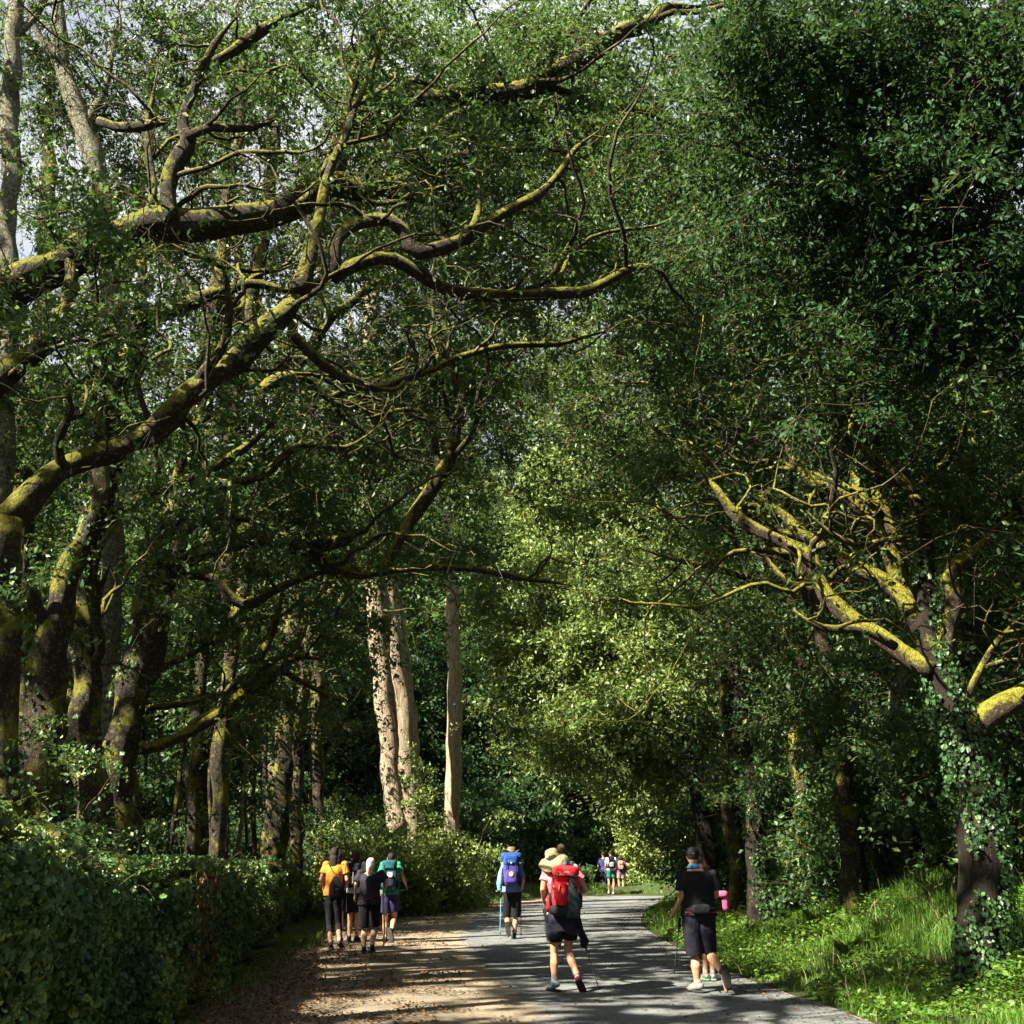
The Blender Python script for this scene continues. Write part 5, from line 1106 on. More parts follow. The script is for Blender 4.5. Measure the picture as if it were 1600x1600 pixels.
def top_shirt(p, mat, name="shirt", hem=.90, sleeve=.55, sl_r=.062, fit=1.16, neck=1.46, jlong=0):
    s, w = p.s, p.w; t = [(x, y, z, rx * fit + .004, ry * fit * 1.05 + .004) for x, y, z, rx, ry in p.tor if hem * s <= z <= neck * s]
    h0 = p.tor[1]; t = [(h0[0], h0[1], hem * s, h0[3] * fit * 1.04, h0[4] * fit * 1.1)] + t
    pr = [p_loft(t)]
    for S_ in 'LR':
        sh, e_ = p.j['sh' + S_], p.j['el' + S_]; a = sh * .98 + np.array([0, 0, .0]); b = sh + (e_ - sh) * min(sleeve, 1)
        pr += [p_cap(sh * .93 + np.array([0, 0, sh[2] * .07]), sh, .06 * s, .058 * w * s), p_cone(a, b, .058 * w * s, sl_r * w * s)]
        if sleeve > 1: pr += [p_cap(e_, e_ + (p.j['wr' + S_] - e_) * (sleeve - 1), .048 * s, .036 * s)]
    return solid(name, pr, mat, p.root, p.vox, 3)
def shorts(p, mat, name="shorts", leg=.75, r1=.098, r0=.105, high=1.02, tight=False, calf=0):
    s, w = p.s, p.w; f = 1.07 if tight else 1.17
    pr = [p_loft([(x, y, z, rx * f, ry * f) for x, y, z, rx, ry in p.tor if z <= high * s])]
    for S_ in 'LR':
        h_, k_, a_ = p.j['hip' + S_], p.j['knee' + S_], p.j['ankle' + S_]; e = h_ + (k_ - h_) * min(leg, 1.0)
        a0 = (.088 if tight else r0) * w * s; a1 = (.060 if tight else r1) * w * s
        pr.append(p_cone(h_, e, a0, a0 + (a1 - a0) * min(leg, 1)))
        pr.append(p_cap([h_[0], h_[1], max(h_[2], .90 * s)], h_, a0 * 1.02, a0))
        if calf: pr.append(p_cap(k_, k_ + (a_ - k_) * calf, a1, (.064 if tight else .075) * w * s))
    return solid(name, pr, mat, p.root, p.vox, 2)
def shoes(p, mat, solemat=None, high=.0, mats=None):
    for S_ in 'LR':
        a_, t_ = p.j['ankle' + S_], p.j['toe' + S_]; s = p.s; d = unit(t_ - a_ + np.array([0, 0, .04 * s]) * 0); L_ = .27 * s
        shin = unit(p.j['knee' + S_] - a_); f = unit(t_ - a_); f = unit(f - shin * (f @ shin) * .15)
        dn = unit(-shin + f * (shin @ f)); heel = a_ + dn * .052 * s - f * .045 * s; toe = a_ + dn * .058 * s + f * .165 * s; side_ = unit(np.cross(f, dn)); Rm = np.stack([side_, f, dn], 1)
        if a_[2] < .14 * s:
            lo = .040 * s; heel[2] = max(heel[2], lo); toe[2] = max(toe[2], lo - .004 * s)
        mm = (mats or {}).get(S_, mat)
        so = solid("shoe", [p_cap(heel, toe * .55 + heel * .45, .040 * s, .044 * s), p_cap(toe * .55 + heel * .45, toe, .043 * s, .035 * s), p_cap(a_ + dn * .03 * s, a_ + shin * (.01 + high) * s, .045 * s, .046 * s), p_ell((toe * .75 + heel * .25) + dn * .012 * s, (.048 * s, .08 * s, .026 * s), rot=Rm)], mm, p.root, p.vox, 2)
        c = (heel + toe) / 2 + dn * .034 * s
        if a_[2] < .14 * s: c[2] = .013 * s
        V, F = p_ell(c, (.050 * s, .145 * s, .013 * s), .6, rot=Rm if a_[2] >= .14 * s else np.stack([unit(np.cross([0, 0, 1.], -f)) * 1., unit(f * [1, 1, 0]), np.array([0, 0, 1.])], 1))
        solid("sole", [(V, F)], (solemat.get(S_) if isinstance(solemat, dict) else solemat) or cloth("sole_rubber", (.03, .03, .03)), so, None, 0)
        solid("sock", [p_cap(a_ + shin * .01 * s, a_ + shin * (.07 + high) * s, .042 * s, .044 * s)], cloth("sock_grey", (.25, .25, .25)), p.root, None, 1)
def hair(p, mat, long=0.0, bun=False, curly=False, short=False):
    s = p.s; c = p.hc; pr = [p_ell(c + [0, -.018 * s, .018 * s], (.086 * s, .098 * s, .112 * s))]
    if short: pr = [p_ell(c + [0, -.014 * s, .022 * s], (.080 * s, .094 * s, .100 * s))]
    if not short: pr.append(p_ell(c + [0, -.045 * s, -.05 * s], (.074 * s, .06 * s, .08 * s)))
    if long: pr.append(p_loft([(c[0], c[1] - .075 * s, c[2] - long * s, .045 * s, .03 * s), (c[0], c[1] - .085 * s, c[2] - long * .7 * s, .07 * s, .04 * s), (c[0], c[1] - .07 * s, c[2] - .06 * s, .08 * s, .055 * s), (c[0], c[1] - .03 * s, c[2] + .02 * s, .08 * s, .07 * s)]))
    if bun: pr += [p_cap(c + [0, -.09 * s, .02 * s], c + [0, -.13 * s, -.02 * s], .03 * s, .028 * s), p_cap(c + [0, -.12 * s, -.02 * s], c + [0.01, -.12 * s, -.14 * s], .03 * s, .016 * s)]
    if curly:
        rg = np.random.default_rng(3)
        for q in range(46):
            v = unit(rg.normal(size=3)); v[1] = -abs(v[1]) * .9; pr.append(p_ell(c + v * .105 * s + [0, 0, -.03 * s], (.035 * s,) * 3, nu=8, nv=6))
    return solid("hair", pr, mat, p.root, p.vox, 1)
def brim_hat(p, mat, tilt=(0, 0), R=.19, crown=.095, droop=.35, name="hat", band=None, soft=.02, seed=1):
    s = p.s; k = 40; ang = np.arange(k) * 2 * np.pi / k; prof = [(0.0, .105), (.04, .103), (.07, .092), (.088, .06), (.094, .02), (.096, .0), (R * .75, -.02 * droop), (R, -.06 * droop - .01), (R - .004, -.06 * droop - .018), (R * .75, -.02 * droop - .008), (.09, -.012), (.085, -.005)]
    V = []
    for r, z in prof:
        wv = soft * (r / R) ** 2 * (np.sin(2 * ang + seed) + .5 * np.sin(3 * ang + seed * 2))
        V.append(np.stack([r * np.cos(ang), r * 1.08 * np.sin(ang), z + wv], 1))
    V = np.vstack(V) * s @ (Rx(tilt[0]) @ Ry(tilt[1])).T + p.hc + [0, 0, .045 * s]
    id_ = np.arange(len(prof) * k).reshape(len(prof), k); nx = np.roll(id_, -1, 1); F = np.stack([id_[:-1], nx[:-1], nx[1:], id_[1:]], -1).reshape(-1, 4)
    h = mesh(name, V, [F], mat, p.root, smooth=True)
    if band:
        vv, ff = p_loft([(0, 0, .004, .0985, .104), (0, 0, .03, .0955, .101)]); vv = vv * s @ (Rx(tilt[0]) @ Ry(tilt[1])).T + p.hc + [0, 0, .045 * s]
        solid("hat_band", [(vv, ff)], band, h, None, 0)
    return h
def backpack(p, label, z0, z1, w, d, mat, lidmat=None, pocket=None, dx=0.0, group=None, side=None, strapmat=None, lid=True, tilt=0.0, roll=None, top_z=None, netmat=None, straps=True):
    """hangs on the back (-Y side) of walker p; z0, z1 heights in metres of the figure; top-level thing"""
    s = p.s; w *= s; d *= s; b = p.tor[4]; y0 = -(b[4] * 1.1 + d / 2 + .012 * s)
    zc = (z0 + z1) / 2 * s; h = (z1 - z0) * s
    e = empty("backpack", (p.g[0] + dx, p.Y + y0, p.gz + zc), label, "backpack", group); e.rotation_euler[1] = tilt
    strapmat = strapmat or cloth("webbing_black", (.015, .015, .018))
    bag = solid("bag", [p_ell((0, 0, 0), (w / 2, d / 2, h / 2), .48), p_ell((0, -.02 * s, -h * .22), (w * .46, d / 2, h * .26), .6)], mat, e, .012, 2)
    if lid: 
        l = solid("lid", [p_ell((0, -.01 * s, h * .5 + .015 * s), (w * .47, d * .56, .075 * s), .55), p_ell((0, -.03 * s, h * .40), (w * .42, d * .5, .05 * s), .6)], lidmat or mat, e, .011, 2)
    if pocket: solid("front_pocket", [p_ell((0, -d / 2 - .01 * s, -h * .12), (w * .36, .05 * s, h * .24), .5)], pocket, e, .011, 2)
    for sx in (-1, 1):
        solid("side_pocket", [p_ell((sx * w * .5, 0, -h * .24), (.04 * s, d * .38, h * .2), .55)], side or strapmat, e, .012, 2)
        V, F = tubes(np.array([[[sx * w * .30, -d / 2 - .028 * s, -h * .42], [sx * w * .31, -d / 2 - .030 * s, -h * .1], [sx * w * .30, -d / 2 - .022 * s, h * .22], [sx * w * .28, -d / 2 - .02 * s, h * .5]]]), np.full((1, 4), .008 * s), 6)
        mesh("compression_strap", V, [F], strapmat, e, smooth=True)
        if straps:
            yb = d / 2 + .0; P = np.array([[[sx * .07 * s - dx, yb, h * .35], [sx * .085 * s - dx, yb + .06 * s, 1.475 * s - zc], [sx * .10 * s - dx, yb + .16 * s, 1.465 * s - zc], [sx * .11 * s - dx, yb + .265 * s, 1.36 * s - zc], [sx * .14 * s - dx, yb + .25 * s, 1.18 * s - zc], [sx * .17 * s - dx, yb + .10 * s, 1.05 * s - zc], [sx * .12 * s - dx, yb, -h * .3]]])
            V, F = tubes(P, np.full((1, 7), .020 * s), 8); mesh("shoulder_strap", V, [F], strapmat, e, smooth=True)
    solid("hip_belt", [p_loft([(-dx, d / 2 + .11 * s, -h * .46, .185 * p.w * s, .145 * p.w * s), (-dx, d / 2 + .11 * s, -h * .46 + .06 * s, .18 * p.w * s, .142 * p.w * s)])], strapmat, e, None, 0)
    p.bag = (e, w, d, h, zc); return e
def add_prim(e, name, prims, mat, vox=.010, smooth=2): return solid(name, prims, mat, e, vox, smooth)
def pole(p, name, label, a, b, mat, r=.008, cat="trekking pole", group="trekking poles", gripmat=None, basket=True, straight=True):
    """a, b: survey (px, py, dy)"""
    q = lambda v: np.array([(v[0] - p.cx) / p.ppm, v[2] if len(v) > 2 else 0, max(.012, (p.fy - v[1]) / p.ppm)])
    A, B_ = q(a), q(b); o = p.g + [0, 0, p.gz]; e = empty(name, o + B_, label, cat, group); A = A - B_; n = 7
    u = np.linspace(0, 1, n)[:, None]; P = A * u; 
    if not straight: P += np.stack([.012 * np.sin(u[:, 0] * 7), 0 * u[:, 0], 0 * u[:, 0]], 1) * p.s
    V, F = limb_mesh(P, np.linspace(r * .8, r * 1.15, n), 8, .0 if straight else .12, 3); mesh("shaft", V, F, mat, e, smooth=True)
    if gripmat:
        d = unit(A); V, F = limb_mesh(np.array([A - d * .14, A - d * .06, A]), np.array([.014, .017, .016]), 8, .05, 1); mesh("grip", V, F, gripmat, e, smooth=True)
        if basket: solid("basket", [p_ell(d * .06, (.028, .028, .006))], gripmat, e, None, 0)
        V, F = tubes(np.array([[A - d * .01, A + [0, .03, -.05], A + [.01, .03, -.12], A - d * .04]]), np.full((1, 4), .006), 5); mesh("wrist_loop", V, [F], gripmat, e)
    return e
BK = cloth("fabric_black", (.008, .008, .012)); NV = cloth("fabric_navy", (.018, .020, .045)); DG = cloth("fabric_dark_grey", (.022, .021, .03))
HB = cloth("hair_dark_brown", (.022, .012, .012), (.010, .006, .007), .5, 60); HS = cloth("hair_short_brown", (.10, .065, .04), (.05, .03, .02), .6, 70)
BOOT = cloth("boot_dark", (.028, .024, .028)); GREY = cloth("fabric_grey", (.22, .23, .24)); WH = cloth("fabric_white", (.62, .64, .66)); ALU = plainmat("pole_metal", (.35, .37, .4), .3, .1, 5, 0, .6)

GA = "group of walkers on the dirt shoulder"
# --- person beyond, mostly hidden, in blue
p = person("person in a blue top mostly hidden behind the woman in orange", 523, 1472, 1331, 'tan', dict(shL=(503, 1352), shR=(541, 1352), elL=(499, 1376), elR=(545, 1376), wrL=(500, 1395, .1), wrR=(541, 1398, .1)), .012, group=GA)
top_shirt(p, cloth("fabric_royal_blue", (.03, .06, .32)), hem=.92); shorts(p, NV, leg=.8); shoes(p, BOOT); hair(p, HB)
# --- orange
p = person("woman with long dark hair in an orange t-shirt and black knee length leggings", 517, 1484, 1325, 'tan',
           dict(hipL=(511, 1412), hipR=(524, 1412), kneeL=(513, 1447, .03), kneeR=(527, 1444, .05), ankleL=(516, 1474, 0), ankleR=(531, 1472, -.03), toeL=(514, 1482, .19), toeR=(534, 1480, .15),
                shL=(502, 1352), shR=(534, 1352), elL=(496, 1376, -.05), elR=(539, 1376, -.02), wrL=(500, 1392, .16), wrR=(535, 1388, .2), fL=(503, 1399, .2), fR=(530, 1392, .26)), .010, True, 1.02, headyaw=-.1, headoff=(-.02, 0), group=GA)
top_shirt(p, cloth("fabric_orange", (.66, .24, .03), (.50, .16, .02)), hem=.90, sleeve=.62, sl_r=.07); shorts(p, BK, "leggings", 1.0, tight=True, calf=.35); shoes(p, BOOT); hair(p, HB, long=.28)
e = empty("drawstring_bag", (p.g[0] + .05, p.Y - .21, p.gz + 1.05 * p.s), "black drawstring bag slung low across the back of the orange t-shirt", "bag")
add_prim(e, "bag", [p_loft([(.05, 0, -.20, .13, .05), (.045, 0, -.14, .155, .075), (.03, 0, .02, .13, .07), (.01, 0, .13, .07, .045), (.0, 0, .19, .03, .02)], sq=.8)], BK, .011, 3)
for sx, xx in ((-1, -.15), (1, .10)):
    V, F = tubes(np.array([[[0, -.01, .18], [xx * .6, .05, .32], [xx, .11, .40], [xx * 1.05, .22, .40], [xx * 1.2, .27, .2], [xx * 1.3, .12, -.1], [.05 + sx * .13, 0.02, -.19]]]), np.full((1, 7), .006), 5); mesh("cord", V, [F], BK, e)
add_prim(e, "logo_patch", [p_ell((.06, -.078, -.03), (.035, .004, .009), .5)], GREY, None, 0)
# --- white top with dark pack
p = person("person with a dark bun and white top, between the orange top and headscarf", 551, 1472, 1331, 'tan',
           dict(kneeL=(545, 1440), kneeR=(556, 1440), ankleL=(545, 1464), ankleR=(557, 1464), shL=(539, 1352), shR=(566, 1352), elL=(534, 1374), elR=(570, 1374)), .011, True, .95, group=GA)
top_shirt(p, WH, hem=.92, sleeve=.5); shorts(p, BK, leg=.7); shoes(p, BOOT); hair(p, cloth("hair_reddish", (.05, .02, .02), (.025, .01, .012)), bun=True)
e = backpack(p, "slim black backpack with grey piping on the person in the white top", 1.02, 1.42, .29, .17, BK, BK, DG)
add_prim(e, "piping", [p_cap((0, -.135, -.1), (0, -.135, .10), .010, .008), p_cap((-.10, -.10, -.16), (-.06, -.11, .10), .006, .006)], GREY, None, 0)
# --- green t-shirt
p = person("person in a green t-shirt and blue shorts with one foot lifted", 607, 1474, 1333, 'tan',
           dict(hipL=(601, 1410), hipR=(614, 1410), kneeL=(600, 1442, .05), ankleL=(601, 1466, .03), toeL=(600, 1472, .22), kneeR=(614, 1436, .12), ankleR=(613, 1456, -.22), toeR=(617, 1470, -.26),
                shL=(593, 1352), shR=(620, 1352), elL=(588, 1374), elR=(627, 1371, -.03), wrR=(631, 1383, .12), fR=(634, 1390, .18), wrL=(590, 1392, .15)), .010, False, 1.0, group=GA)
top_shirt(p, cloth("fabric_green", (.02, .26, .13), (.015, .18, .09)), hem=.92, sleeve=.62, sl_r=.068); shorts(p, cloth("fabric_indigo", (.022, .02, .07)), leg=.55, r1=.11); shoes(p, BOOT, high=.03); hair(p, HB, short=True)
TEAL = cloth("nylon_teal", (.012, .11, .15), (.008, .06, .09))
e = backpack(p, "teal backpack with a pale patch on the person in the green t-shirt", 1.00, 1.50, .33, .22, TEAL, cloth("nylon_dark_teal", (.012, .08, .10)), NV)
add_prim(e, "patch", [p_ell((.03, -.17, .05), (.055, .01, .05), .7)], cloth("fabric_cream", (.7, .55, .42)), None, 0)
add_prim(e, "reflective_strip", [p_cap((.15, -.06, -.16), (.15, -.06, -.02), .010, .010)], GREY, None, 0)
# --- headscarf
M['scarf'], N, L, B = newmat("patterned_scarf"); vo = N.new("ShaderNodeTexVoronoi"); vo.inputs["Scale"].default_value = 28; L.new(objco(N), vo.inputs["Vector"])
sc_ = ramp(N, [(0, (.5, .12, .08)), (.3, (.55, .5, .4)), (.5, (.10, .25, .30)), (.7, (.6, .45, .25)), (1, (.25, .35, .35))]); sp_ = N.new("ShaderNodeSeparateXYZ"); L.new(vo.outputs["Color"], sp_.inputs[0]); L.new(sp_.outputs[0], sc_.inputs[0]); L.new(sc_.outputs[0], B.inputs["Base Color"]); B.inputs["Roughness"].default_value = .8
p = person("stout person with a patterned headscarf and dark t-shirt holding a wooden staff", 574, 1489, 1342, 'pale',
           dict(hipL=(567, 1425), hipR=(583, 1425), kneeL=(567, 1455, .03), kneeR=(583, 1454, .03), ankleL=(568, 1480, 0), ankleR=(582, 1478, -.02), toeL=(566, 1487, .18), toeR=(584, 1486, .17),
                shL=(557, 1366), shR=(592, 1366), elL=(551, 1384, -.03), elR=(602, 1380, 0), wrL=(549, 1402, .08), fL=(547, 1412, .14), wrR=(598, 1394, .10), fR=(597, 1385, .16)), .010, False, 1.22, group=GA)
top_shirt(p, DG, hem=.86, sleeve=.8, sl_r=.075, fit=1.14); shorts(p, BK, leg=.86, r0=.10, r1=.09); shoes(p, BOOT, high=.02)
s_ = p.s; c_ = p.hc
solid("headscarf", [p_ell(c_ + [0, -.012 * s_, .02 * s_], (.090 * s_, .104 * s_, .110 * s_)), p_loft([(c_[0] + .01, c_[1] - .145 * s_, c_[2] - .31 * s_, .035 * s_, .010 * s_), (c_[0], c_[1] - .135 * s_, c_[2] - .2 * s_, .055 * s_, .014 * s_), (c_[0], c_[1] - .11 * s_, c_[2] - .06 * s_, .075 * s_, .03 * s_), (c_[0], c_[1] - .07 * s_, c_[2] + .01 * s_, .08 * s_, .04 * s_)])], M['scarf'], p.root, .009, 1)
solid("shirt_stripe", [p_cap((-.14, -.178, .93 * s_), (.12, -.182, 1.03 * s_), .006, .006)], cloth("fabric_maroon", (.22, .02, .04)), p.root, None, 0)
pole(p, "walking_staff", "rough pale wooden staff held upright by the person with the headscarf", (596, 1357, .06), (600, 1482, .02), cloth("stick_wood", (.62, .46, .24), (.45, .31, .15)), .017, "staff", "staff of the headscarf walker", None, False, False)
# --- straw hat man
p = person("man with a straw hat and dark shorts walking alone on the asphalt with two poles", 799, 1467, 1326, 'tan',
           dict(hipL=(794, 1408), hipR=(806, 1408), kneeL=(792, 1436, .10), ankleL=(793, 1447, -.18), toeL=(795, 1462, -.20), kneeR=(806, 1436, .03), ankleR=(804, 1459, 0), toeR=(802, 1465, .2),
                shL=(786, 1352), shR=(813, 1352), elL=(780, 1376, -.02), elR=(819, 1376, -.02), wrL=(781, 1392, .16), wrR=(816, 1391, .15), fL=(782, 1396, .22), fR=(814, 1395, .2)), .010)
top_shirt(p, cloth("fabric_blue_shirt", (.12, .22, .42)), hem=.88, sleeve=.85, sl_r=.062); shorts(p, BK, leg=.92, r1=.10); shoes(p, BOOT, high=.03); hair(p, HS, short=True)
brim_hat(p, cloth("straw", (.66, .56, .30), (.5, .40, .2), .8, 60), (0, 0), .165, soft=.03, droop=-.6, band=cloth("band_brown", (.25, .17, .08)))
RB = cloth("nylon_blue", (.02, .07, .30), (.012, .04, .18)); PU = cloth("nylon_purple", (.06, .05, .26), (.04, .03, .16))
e = backpack(p, "tall blue and purple backpack with a round yellow badge", .98, 1.52, .33, .24, PU, RB, PU)
add_prim(e, "rolled_mat", [p_cap((-.15, -.02, .33), (.15, -.02, .33), .075, .075), p_ell((0, -.02, .22), (.17, .12, .09), .6)], RB, .012, 2)
add_prim(e, "badge", [p_ell((0, -.19, -.02), (.05, .010, .05))], cloth("badge_yellow", (.75, .62, .28)), None, 0)
add_prim(e, "badge_small", [p_ell((0, -.15, .20), (.018, .008, .018))], WH, None, 0)
add_prim(e, "hanging_jacket", [p_loft([(-.235, -.02, -.34, .045, .04), (-.24, -.02, -.2, .065, .06), (-.22, 0, 0, .05, .06), (-.19, 0, .12, .03, .03)])], cloth("fabric_sky_blue", (.18, .38, .52), (.1, .26, .4)), .012, 3)
pole(p, "trekking_pole", "pale blue trekking pole in the left hand of the man in the straw hat", (782, 1394, .22), (780, 1466, .30), plainmat("pole_blue", (.20, .38, .62), .35, .1, 5), .0085, gripmat=BK)
pole(p, "trekking_pole", "dark trekking pole in the right hand of the man in the straw hat", (815, 1394, .2), (815, 1466, .3), plainmat("pole_dark", (.03, .035, .05), .35, .1, 5), .0085, gripmat=BK)
M['pole_dark'] = bpy.data.materials["pole_dark"]
# --- man beyond the red backpack
p = person("short haired man whose head and pale shoulder show above the red backpack", 879, 1484, 1319, 'tan', dict(shL=(865, 1353), shR=(896, 1352), elL=(862, 1378), elR=(899, 1376), wrL=(864, 1395, .15), wrR=(896, 1392, .15), kneeL=(874, 1446), ankleL=(873, 1474), kneeR=(886, 1446), ankleR=(888, 1474), toeL=(872, 1482, .2), toeR=(889, 1482, .2)), .012)
top_shirt(p, cloth("fabric_pale_grey_blue", (.42, .50, .52)), hem=.9, sleeve=.8); shorts(p, BK, leg=.8); shoes(p, BOOT); hair(p, HS, short=True)
e = backpack(p, "grey and black backpack of the short haired man, almost hidden by the red one", 1.05, 1.44, .30, .2, cloth("nylon_slate", (.12, .16, .17)), cloth("fabric_pale_grey_blue", (0, 0, 0)), BK)
# --- red backpack woman
p = person("woman in a pink t-shirt, dark skirt and wide brimmed olive hat", 880, 1550, 1331, 'tan',
           dict(hipL=(868, 1452), hipR=(893, 1450), kneeL=(866, 1492, .04), kneeR=(889, 1488, .05), ankleL=(866, 1536, 0), ankleR=(904, 1530, -.12), toeL=(857, 1546, .10), toeR=(912, 1547, -.02),
                shL=(854, 1366), shR=(902, 1360), elL=(848, 1392, -.04), elR=(920, 1393, .0), wrL=(850, 1413, .14), wrR=(901, 1408, .22), fL=(855, 1420, .2), fR=(893, 1411, .26)), .008, True, 1.10, headyaw=.25, headoff=(-.12, -.02))
PK = cloth("fabric_pink", (.78, .20, .24), (.68, .15, .19))
top_shirt(p, PK, hem=.93, sleeve=.55, sl_r=.068); s_ = p.s
shorts(p, BK, "shorts", leg=.55, r1=.09)
solid("skirt", [p_loft([(0, 0, .72 * s_, .225, .17), (0, 0, .80 * s_, .225, .175), (0, 0, .92 * s_, .205, .16), (0, 0, 1.0 * s_, .175, .14)]), p_ell((.13, -.1, .74 * s_), (.09, .08, .06)), p_ell((-.12, -.08, .70 * s_), (.10, .08, .07))], cloth("fabric_dark_skirt", (.020, .022, .038)), p.root, .011, 4)
solid("tied_jacket", [p_cap((.15, -.06, .98 * s_), (.22, -.08, .74 * s_), .06, .045), p_cap((.22, -.08, .74 * s_), (.28, -.06, .60 * s_), .045, .05), p_ell((.26, -.06, .58 * s_), (.045, .05, .06)), p_cap((-.20, -.02, .98 * s_), (-.17, -.06, .84 * s_), .05, .04)], BK, p.root, .010, 3)
MAR = cloth("boot_maroon", (.10, .02, .04)); shoes(p, MAR, {"R": cloth("sole_maroon", (.08, .02, .035))}, high=.03, mats={'L': cloth("sandal_blue_grey", (.28, .36, .40))}); hair(p, HB)
brim_hat(p, cloth("olive_cotton", (.24, .23, .13), (.17, .165, .09), .9, 40), (.22, -.30), .215, droop=1.3, soft=.028, seed=2.2, band=cloth("olive_band", (.24, .22, .12)))
RED = cloth("nylon_red", (.60, .022, .03), (.42, .012, .02), .7); SL = cloth("nylon_charcoal_teal", (.014, .030, .036), (.008, .016, .02), .6)
e = backpack(p, "big red and charcoal backpack on the woman in the pink t-shirt", .99, 1.46, .38, .24, RED, RED, None, dx=.03, side=BK, tilt=.05)
add_prim(e, "side_panel", [p_loft([(.10, -.135, -.30, .09, .05), (.11, -.14, -.1, .09, .05), (.08, -.14, .10, .05, .035), (.05, -.13, .19, .02, .02)], sq=.8)], SL, .010, 2)
add_prim(e, "base_panel", [p_ell((.0, -.02, -.22), (.20, .15, .07), .6)], cloth("nylon_black", (.014, .016, .020)), .010, 2)
add_prim(e, "front_pocket", [p_loft([(-.07, -.15, -.16, .05, .03), (-.07, -.155, -.02, .075, .04), (-.06, -.15, .11, .07, .035)], sq=.7)], RED, .010, 2)
add_prim(e, "lid_trim", [p_cap((-.17, -.15, .185), (.17, -.15, .185), .010, .010)], BK, None, 0)
add_prim(e, "label_patch", [p_ell((.0, -.176, .23), (.035, .004, .010), .5)], WH, None, 0)
for q, (x_, z_) in enumerate([(-.15, .04), (-.13, -.06)]): add_prim(e, "pink_ribbon", [p_ell((x_, -.15, z_), (.03, .02, .03))], PK, None, 0)
for q, (a_, b_) in enumerate([((.05, -.175, .13), (.09, -.18, .06)), ((.155, -.16, .02), (.13, -.17, -.18)), ((-.08, -.20, .08), (-.085, -.20, 0.01))]):
    add_prim(e, "buckle_strap", [p_cap(a_, b_, .007, .007)], [GREY, GREY, cloth("zip_orange", (.8, .3, .05))][q], None, 0)
add_prim(e, "water_bottle", [p_cap((-.20, -.05, -.20), (-.20, -.05, -.08), .035, .03)], RED, .008, 1)
for sx, sz in ((-.21, -.27), (.24, -.24)): add_prim(e, "toggle", [p_ell((sx, -.07, sz), (.014, .014, .016))], WH, None, 0)
pole(p, "trekking_pole", "black trekking pole trailing from the woman with the red backpack", (913, 1468, -.08), (937, 1544, -.10), M['pole_dark'], .0075, gripmat=BK)
# --- trio far away
GF = "three walkers far off at the bend"
p = person("person all in navy at the bend, leftmost of the distant trio", 944, 1396, 1331, 'brown', dict(kneeL=(942, 1375)), .018, fingers=False, group=GF)
top_shirt(p, cloth("fabric_mid_navy", (.03, .04, .13)), hem=.88, sleeve=.9); shorts(p, NV, "trousers", 1.0, calf=.9); shoes(p, BOOT); hair(p, HB, short=True)
p = person("person in a white t-shirt and green shorts, middle of the distant trio", 956, 1398, 1329, 'tan', dict(ankleL=(951, 1394), ankleR=(959, 1395)), .016, group=GF)
top_shirt(p, WH, hem=.94, sleeve=.6); shorts(p, cloth("fabric_teal_green", (.01, .12, .09)), leg=.6, r1=.115); shoes(p, cloth("shoe_white", (.5, .5, .5))); hair(p, HB, short=True)
e = backpack(p, "small black and grey backpack on the distant person in white", 1.02, 1.42, .27, .2, DG, BK, GREY)
p = person("curly haired person with a magenta sleeve, rightmost of the distant trio", 971, 1396, 1336, 'tan', dict(elR=(980, 1358), wrR=(975, 1366, .15)), .016, True, group=GF)
top_shirt(p, cloth("fabric_magenta", (.26, .03, .19)), hem=.92, sleeve=1.5); shorts(p, cloth("fabric_taupe", (.20, .15, .13)), leg=.62, r1=.11); shoes(p, BOOT); hair(p, cloth("hair_curly", (.05, .02, .015)), curly=True)
e = backpack(p, "small tan backpack on the distant curly haired person", 1.05, 1.38, .26, .17, cloth("canvas_tan", (.35, .22, .16)), None, None)
pole(p, "trekking_pole", "thin pale pole beside the distant curly haired person", (979, 1374, .1), (979, 1395, .15), ALU, .009, gripmat=GREY)
# --- pink bag walker hidden by the man in black
p = person("walker hidden ahead of the man in black, only trainers and pink roll showing", 1103, 1533, 1352, 'tan', dict(ankleL=(1103, 1523), ankleR=(1115, 1523), kneeL=(1104, 1485), kneeR=(1114, 1485), shL=(1092, 1378), shR=(1116, 1378), elL=(1090, 1404), elR=(1118, 1404), toeL=(1100, 1531, .16), toeR=(1117, 1531, .18)), .012, True, .9)
top_shirt(p, NV, hem=.92); shorts(p, BK, leg=.8); shoes(p, GREY, cloth("sole_lime", (.25, .6, .3))); hair(p, HB)
e = backpack(p, "dark backpack with a pink roll on its side beside the man in black", 1.0, 1.38, .26, .18, BK, None, None, dx=.02)
add_prim(e, "pink_roll", [p_cap((.270, -.0, -.10), (.265, 0, .04), .042, .046), p_ell((.235, -.02, .08), (.07, .06, .045), .7)], cloth("fabric_bright_pink", (.60, .10, .24), (.40, .06, .15)), .010, 2)
pole(p, "trekking_pole", "black pole hanging off the pink roll beside the man in black", (1136, 1410, 0), (1143, 1446, .05), M['pole_dark'], .008)
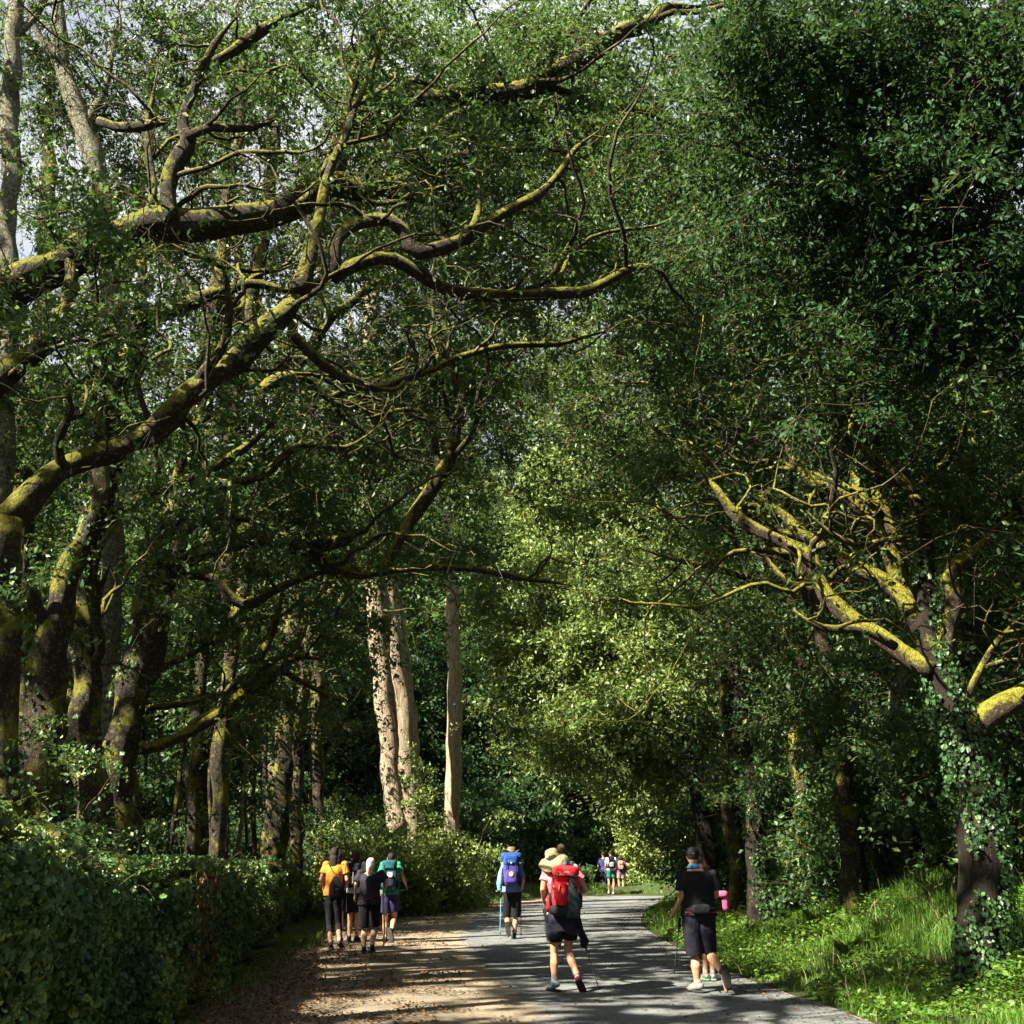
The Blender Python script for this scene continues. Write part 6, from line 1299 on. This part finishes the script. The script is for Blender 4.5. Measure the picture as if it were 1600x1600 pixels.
# --- man in black
p = person("heavy man in a black cap, black t-shirt and dark knee length shorts", 1098, 1552, 1325, 'tan',
           dict(hipL=(1086, 1455), hipR=(1109, 1455), kneeL=(1089, 1498, .04), kneeR=(1112, 1492, .08), ankleL=(1090, 1538, 0), ankleR=(1127, 1519, -.22), toeL=(1077, 1548, .12), toeR=(1131, 1546, -.26),
                shL=(1073, 1370), shR=(1124, 1370), elL=(1070, 1404, -.03), elR=(1129, 1402, .0), wrL=(1055, 1434, .10), fL=(1045, 1446, .14), wrR=(1121, 1408, .22), fR=(1118, 1404, .30)), .008, False, 1.2, headoff=(-.04, .0))
top_shirt(p, BK, hem=.90, sleeve=.75, sl_r=.075, fit=1.18); shorts(p, cloth("fabric_night", (.009, .009, .02)), leg=.93, r0=.105, r1=.092); s_ = p.s
shoes(p, cloth("trainer_grey", (.20, .22, .20)), high=.0, mats={'R': BOOT}); hair(p, HB, short=True)
c_ = p.hc
cp = solid("cap", [p_ell(c_ + [0, -.004, .035 * s_], (.088 * s_, .106 * s_, .092 * s_)), p_ell(c_ + [0, .13 * s_, .03 * s_], (.07 * s_, .07 * s_, .012 * s_))], BK, p.root, .009, 1)
solid("cap_badge", [p_ell(c_ + [-.005, -.112 * s_, .04 * s_], (.013 * s_, .004 * s_, .008 * s_))], GREY, cp, None, 0)
solid("neck_scarf", [p_loft([(c_[0], 0, 1.475 * s_, .082 * s_, .080 * s_), (c_[0], 0, 1.50 * s_, .074 * s_, .075 * s_), (c_[0], 0, 1.525 * s_, .064 * s_, .066 * s_)])], cloth("fabric_sky_buff", (.06, .26, .5)), p.root, .009, 1)
solid("waist_pack", [p_loft([(0, -.01, .955 * s_, .232, .165), (0, -.01, 1.0 * s_, .23, .165)]), p_ell((.0, -.19, .985 * s_), (.12, .05, .06), .6)], cloth("nylon_black", (0, 0, 0)), p.root, .010, 2)
solid("belt_trim", [p_cap((-.19, -.135, .945 * s_), (.18, -.14, .945 * s_), .006, .006)], cloth("fabric_maroon", (0, 0, 0)), p.root, None, 0)
pole(p, "trekking_pole", "black trekking pole left of the man in black, planted on the asphalt", (1071, 1440, .25), (1063, 1530, .55), M['pole_dark'], .008, gripmat=BK)
pole(p, "trekking_pole", "black trekking pole in the right hand of the man in black", (1122, 1406, .26), (1130, 1534, .3), M['pole_dark'], .008, gripmat=BK)
